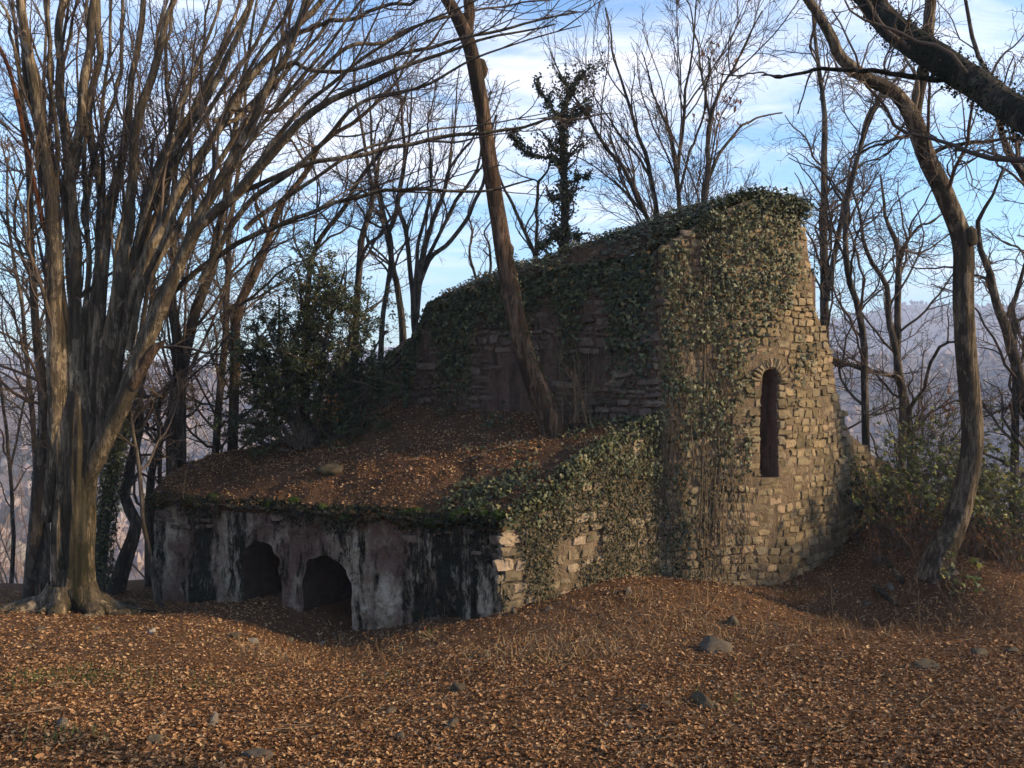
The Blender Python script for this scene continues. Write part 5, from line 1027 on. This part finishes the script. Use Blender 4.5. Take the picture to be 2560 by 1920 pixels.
# thicket of bare saplings falling away into the valley on the left and beyond the bank
def thicket(name, label, n, xr, yr, hr, seed, matl):
    rng = np.random.default_rng(seed); x = rng.uniform(*xr, n); y = rng.uniform(*yr, n); z0 = np.where(y < 26.5, gz(x, y), far_z(x, y)); K = 12; h = rng.uniform(*hr, n)
    d = norm(np.concatenate([rng.normal(size=(n, 2))*.22, np.ones((n, 1))], 1)); P = np.zeros((n, K, 3)); P[:, 0] = np.stack([x, y, z0-.1], -1)
    for k in range(1, K): d = norm(d+rng.normal(size=(n, 3))*.13+np.array([0, 0, .03])); P[:, k] = P[:, k-1]+d*(h/(K-1))[:, None]
    R = (h*.0065*rng.uniform(.6, 1.3, n))[:, None]*np.linspace(1, .25, K)[None]
    a = grow(P, R, 2.6, .2, 1., 25, 60, .33, .3, 1.8, 7, .2, .04, .55, rng, .02, .006); b = grow(*a, 2.6, .1, 1., 25, 65, .5, .2, .7, 4, .22, .03, .7, rng, .009, .005)
    V, F, Rr = join([tubes(P, R, 5), tubes(*a, 3), tubes(*b, 3)]); o = add_obj(name, mesh_data(name, V, F, matl, True, Rr), kind='stuff'); tag(o, label, 'undergrowth'); print(name, len(F)); return o
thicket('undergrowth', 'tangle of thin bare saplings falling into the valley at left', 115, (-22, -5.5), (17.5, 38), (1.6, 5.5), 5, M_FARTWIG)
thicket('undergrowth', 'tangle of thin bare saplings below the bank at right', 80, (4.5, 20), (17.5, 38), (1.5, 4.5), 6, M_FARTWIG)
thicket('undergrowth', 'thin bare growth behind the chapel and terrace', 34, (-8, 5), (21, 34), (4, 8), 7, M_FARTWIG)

# ------------------------------------------------------------------ fallen leaves
def litter(n, sampler, seed, size, T, name, n_single=0, parent=None, lift=.03, tilt=.42):
    rng = np.random.default_rng(seed); P, Nr = sampler(n, rng); n = len(P)
    P = P+np.array([0, 0, 1.])*(rng.random(n)**1.5*lift)[:, None]; nr = norm(Nr+rng.normal(size=(n, 3))*tilt); ax = rng.normal(size=(n, 3)); sz = size[0]+(size[1]-size[0])*rng.random(n)**1.2; sz = np.where(rng.random(n) < .06, sz*1.5, sz); rv = np.clip(rng.beta(2.6, 2.4, n)+.10*vnoise(P*1.3, 3)+.10*vnoise(P*.45, 33), 0, .999)
    return P, nr, ax, sz, rv
def ground_sampler(y0, y1):
    def f(n, rng):
        y = np.sqrt(rng.uniform(y0*y0, y1*y1, n)); x = rng.uniform(-1, 1, n)*(.66*y+.9); e = .06; z_ = gz(x, y); zx = gz(x+e, y); zy = gz(x, y+e)
        ok = np.ones(n, bool)
        # nothing inside the buildings
        for pth in (fpath, spath, apath):
            d = np.linalg.norm(np.stack([x, y], -1)[:, None]-pth.p[None, ::4], axis=-1); k = d.argmin(1); s = ((np.stack([x, y], -1)-pth.p[::4][k])*pth.n[::4][k]).sum(1); inner = (k > 0) & (k < len(pth.p[::4])-1); ok &= ~(inner & (s < -.3) & (d.min(1) < 7))
        return np.stack([x, y, z_], -1)[ok], norm(np.stack([-(zx-z_)/e, -(zy-z_)/e, np.ones(n)], -1))[ok]
    return f
a1 = litter(30000, ground_sampler(4.2, 5.9), 1, (.018, .049), T_FALL, '', tilt=.36)
a2 = [np.concatenate(q) for q in zip(litter(46000, ground_sampler(5.9, 8.5), 2, (.019, .049), T_FAR, '', tilt=.34), litter(60000, ground_sampler(8.5, 15.5), 22, (.025, .054), T_FAR, '', tilt=.32))]
# the nearest, largest leaves are single pieces of the ground
k = np.argsort(-(a1[3]/a1[0][:, 1])*(np.abs(a1[0][:, 0]) < .6*a1[0][:, 1])); one, rest = k[:300], k[300:]
mel = mesh_data('leaf', T_FALL[0], T_FALL[1], M_FALL)
for j in one:
    Z = a1[1][j]; X = norm(a1[2][j]-(a1[2][j]@Z)*Z); Y = np.cross(Z, X); M = Matrix.Identity(4)
    for a in range(3): M[a][0], M[a][1], M[a][2], M[a][3] = X[a]*a1[3][j], Y[a]*a1[3][j], Z[a]*a1[3][j], a1[0][j, a]
    ob = bpy.data.objects.new('leaf', mel); COL.objects.link(ob); ob.parent = ground; ob.matrix_local = M
V, F, R = join([blades(T_FALL, *[q[rest] for q in a1]), blades(T_FAR, *a2)])
fl = add_obj('fallen_leaves', mesh_data('fallen_leaves', V, F, M_FALL, False, R), kind='stuff'); tag(fl, 'brown fallen leaves carpeting the forest floor', 'leaves')
def roof_sampler(n, rng):
    a = rng.random(n)*(nu-1.01); b = rng.random(n)*(nv-1.01); i = a.astype(int); j = b.astype(int); P = RFT[i, j]+(RFT[i+1, j]-RFT[i, j])*(a-i)[:, None]+(RFT[i, j+1]-RFT[i, j])*(b-j)[:, None]
    m = rng.random(n) < .25+.75*smooth(-.5, .15, vnoise(P*1.6, 55)); return P[m], np.tile([[0, -.4, .9]], (m.sum(), 1))
a3 = litter(23000, roof_sampler, 3, (.026, .055), T_FAR, '')
def mound_sampler(n, rng):
    P = M3[rng.integers(len(M3), size=n)]+rng.normal(size=(n, 3))*np.array([.03, .03, .01]); m = vnoise(P*1.9, 65) > -.1; return P[m], np.tile([[0, -.3, .9]], (m.sum(), 1))
a4 = litter(3500, mound_sampler, 4, (.035, .065), T_FAR, '')
V, F, R = join([blades(T_FAR, *a3), blades(T_FAR, *a4)]); fl2 = add_obj('roof_leaf_litter', mesh_data('roof_leaf_litter', V, F, M_FALL, False, R), kind='stuff'); tag(fl2, 'fallen leaves lying on the annex roof and vault', 'leaves')

rt = np.random.default_rng(88); n = 260; y = np.sqrt(rt.uniform(4.4**2, 12.5**2, n)); x = rt.uniform(-1, 1, n)*(.64*y+.5); K = 7; an = rt.random(n)*6.28; L_ = rt.uniform(.12, .75, n)*rt.random(n)**.5
an = an[:, None]+np.cumsum(rt.normal(size=(n, K))*.16, 1); px_ = x[:, None]+np.cumsum(np.cos(an)*(L_/K)[:, None], 1); py_ = y[:, None]+np.cumsum(np.sin(an)*(L_/K)[:, None], 1)
P = np.stack([px_, py_, gz(px_, py_)+.022+.02*rt.random((n, 1))], -1); V, F, R = tubes(P, (rt.uniform(.002, .007, n)[:, None]*np.linspace(1, .5, K)[None]), 4)
tg = add_obj('fallen_twigs', mesh_data('fallen_twigs', V, F, M_TWIGR, True, R), kind='stuff'); tag(tg, 'thin dead twigs scattered over the leaf litter', 'twigs')
# grass and moss patches
rg = np.random.default_rng(14); bits = []
for (dx, dy, r, n) in [(70, 1470, .7, 420), (230, 1465, .5, 220), (150, 1600, .35, 110), (830, 1465, .3, 80), (930, 1370, .12, 50), (1210, 1425, .35, 90), (470, 1480, .4, 90), (1740, 1275, .3, 60), (1560, 1520, .3, 60)]:
    c = on_ground(dx, dy); x = c[0]+rg.normal(size=n)*r*.6; y = c[1]+rg.normal(size=n)*r*.5; P = np.stack([x, y, gz(x, y)], -1)
    bits.append(blades(T_BLADE, P, rg.normal(size=(n, 3))+np.array([0, -1, .2]), rg.normal(size=(n, 3))*.6+np.array([0, 0, 1.]), rg.uniform(.04, .11, n)*1.1, rg.random(n)))
V, F, R = join(bits); go = add_obj('grass', mesh_data('grass', V, F, M_GRASS, True, R), kind='stuff'); tag(go, 'sparse green grass blades poking through the leaf litter', 'grass')
bits = []
for (x0, x1, y0, y1, n) in [(500, 1400, 1385, 1435, 900), (1150, 1650, 1290, 1400, 900), (1650, 2150, 1290, 1380, 700)]:
    for _ in range(1):
        pts = np.array([on_ground(rg.uniform(x0, x1), rg.uniform(y0, y1)) for q in range(60)]); P = np.repeat(pts, n//55, 0); P = P+np.concatenate([rg.normal(size=(len(P), 2))*.2, np.zeros((len(P), 1))], 1); P[:, 2] = gz(P[:, 0], P[:, 1]); m = len(P)
        bits.append(blades(T_BLADE, P, rg.normal(size=(m, 3))+np.array([0, -1, .2]), rg.normal(size=(m, 3))*.45+np.array([0, 0, 1.]), rg.uniform(.05, .19, m), rg.random(m)))
V, F, R = join(bits); V = V; go = add_obj('dry_grass', mesh_data('dry_grass', V, F, M_DRYG, True, R), kind='stuff'); tag(go, 'wispy dry grass between the clearing and the ruin', 'grass')

# ------------------------------------------------------------------ rocks
ROCKS = [(1540, 1405, .36, .30, M_ROCK, 'large brown pointed rock in the open leaf litter'), (1525, 1530, .26, .16, M_ROCKM, 'dark mossy rock sunk in the near leaves'), (455, 1570, .17, .13, M_ROCK, 'grey angular rock in the near left leaves'),
    (117, 1577, .19, .10, M_ROCK, 'smooth pinkish rock near the left edge'), (545, 1645, .18, .09, M_ROCK, 'grey rock at the bottom left of the picture'), (322, 1612, .11, .11, M_ROCKM, 'small dark rock in the lower left leaves'), (990, 1495, .20, .10, M_ROCKM, 'mossy flat rock in the middle of the clearing'),
    (975, 1575, .22, .07, M_ROCKM, 'flat dark slab low in the middle of the leaves'), (860, 1605, .11, .09, M_ROCK, 'small rounded tan stone below the middle'), (840, 1545, .09, .06, M_ROCK, 'little grey stone above the tan stone'), (1400, 1540, .12, .08, M_ROCK, 'small rock left of the dark mossy rock'),
    (75, 1362, .16, .12, M_ROCKM, 'dark rock left of the hornbeam roots'), (200, 1360, .16, .07, M_ROCKM, 'low dark rock before the hornbeam roots'), (318, 1368, .13, .12, M_ROCKW, 'whitish stone in the hollow near the hornbeam'), (540, 1386, .13, .12, M_ROCKW, 'whitish stone in the hollow before the doorway'), (500, 1375, .16, .10, M_ROCKM, 'dim rock left of the whitish doorway stone'),
    (690, 1392, .16, .06, M_ROCKW, 'pale flat stone on the doorway threshold'), (1360, 1280, .24, .17, M_ROCK, 'brown rock on the mound by the side wall'), (1500, 1250, .18, .14, M_ROCKM, 'dark stone against the wall on the mound'), (1185, 1320, .12, .10, M_ROCK, 'small stone at the annex corner'), (1245, 1320, .13, .10, M_ROCK, 'small stone right of the annex corner stones'),
    (1585, 1350, .28, .22, M_ROCKM, 'mossy clump of rock in the sunlit clearing'), (1050, 1420, .14, .07, M_ROCKM, 'small mossy stone below the annex corner'), (2130, 1415, .24, .09, M_ROCKM, 'flat mossy rock at the right side'), (2200, 1410, .15, .10, M_ROCKM, 'mossy rock at the right picture edge'), (2010, 1442, .25, .09, M_ROCKM, 'long flat mossy rock right of the clearing'),
    (1810, 1280, .15, .10, M_ROCKM, 'mossy stone under the rounded wall'), (1930, 1270, .22, .20, M_ROCK, 'tilted brown rock low on the bank'), (2065, 1240, .26, .22, M_ROCK, 'rounded boulder at the foot of the bank tree'), (1905, 1210, .2, .2, M_ROCK, 'rock on the bank beneath the low wall'), (1880, 1305, .18, .13, M_ROCK, 'half buried rock at the bank foot'),
    (1110, 1325, .16, .16, M_ROCKM, 'upright dark stone at the annex corner'), (720, 1372, .1, .08, M_ROCK, 'small stone inside the doorway hollow'), (620, 1385, .13, .09, M_ROCKM, 'dim stone below the pier between the arches')]
for i, (dx, dy, w, h, m, lab) in enumerate(ROCKS):
    p = on_ground(dx, dy+4); rr2 = np.random.default_rng(100+i); V, F = blob((0, 0, 0), (1, 1, 1), rr2, 3, 1, .20, 1.5)
    for _ in range(8):                                   # facets
        nn_ = norm(rr2.normal(size=3)+np.array([0, -.3, .5])); dd = rr2.uniform(.5, .8); s = V@nn_; V = V-np.clip(s-dd, 0, None)[:, None]*nn_[None]*.85
    V = V*np.array([w, w*.75, h])*.62; V = V+.014*fbm(V*16, i, 4)[:, None]; c, s = math.cos(i*1.3), math.sin(i*1.3); V = V@np.array([[c*.3+.7, -s*.2, 0], [s*.2, 1, 0], [0, 0, 1]]); solo('rock', V+p+np.array([0, .1, -h*.08]), F, m, lab, 'rock', 'scattered rocks', True, np.full(len(V), rr2.random()))
p = Wp(720, 1015, 13.6); u_ = f_at(720)/fpath.L
j = np.argmin(np.abs(proj(RFT.reshape(-1, 3))[0]-715)+np.abs(proj(RFT.reshape(-1, 3))[1]-1020)); p = RFT.reshape(-1, 3)[j]
V, F = blob(p, np.array([.22, .16, .13]), rb, 3, 1, .25); solo('rock', V, F, M_ROCKM, 'mossy rock lying on the annex roof', 'rock', 'scattered rocks')
# pale sunlit crag beyond the bank
V, F = blob((0, 0, 0), (1, 1, 1), rb, 4, 1, .25, 1.8); pc = Wp(2044, 852, 60); V[:, 2] = (V[:, 2]-1)*.5; wd = .75+2.2*(-V[:, 2])**1.2; V = V*np.stack([wd, wd, np.full(len(V), 17.)], -1); V += .25*fbm(V*.9, 5, 5)[:, None]; solo('crag', V+pc, F, M_CRAG, 'pale sunlit crag seen beyond the bank tree', 'crag')
# fallen branches
for i, (pts, r, lab) in enumerate([([(1890, 1275), (1935, 1310)], .05, 'mossy fallen log at the foot of the bank'), ([(1020, 1000), (1075, 975), (1130, 955)], .02, 'fallen branch lying across the annex roof'), ([(1900, 1200), (1935, 1245), (1950, 1262)], .05, 'broken log on the bank beneath the wall')]):
    if i == 1:
        R3 = RFT.reshape(-1, 3); a, b = proj(R3); P = np.array([R3[np.argmin(np.abs(a-q[0])+np.abs(b-q[1]))]+np.array([0, 0, .05]) for q in pts])
    else: P = np.array([on_ground(*q)+np.array([0, 0, r*.6]) for q in pts])
    P = resample(P, 14); P = P+.02*np.stack([vnoise(P3(np.arange(14)*.5, c*7., i*3.), 3) for c in range(3)], -1); V, F, R = tubes(P[None], (r*np.linspace(1, .7, 14))[None], 10, .15, i); caps = np.array([V[:10].mean(0), V[-10:].mean(0)]); n0 = len(V)
    Fc = np.array([(n0, (k+1) % 10, k) for k in range(10)]+[(n0+1, n0-10+k, n0-10+(k+1) % 10) for k in range(10)]); solo('fallen_branch', np.concatenate([V, caps]), [F, Fc], M_BARK if i != 1 else M_BARK3, lab, 'branch')
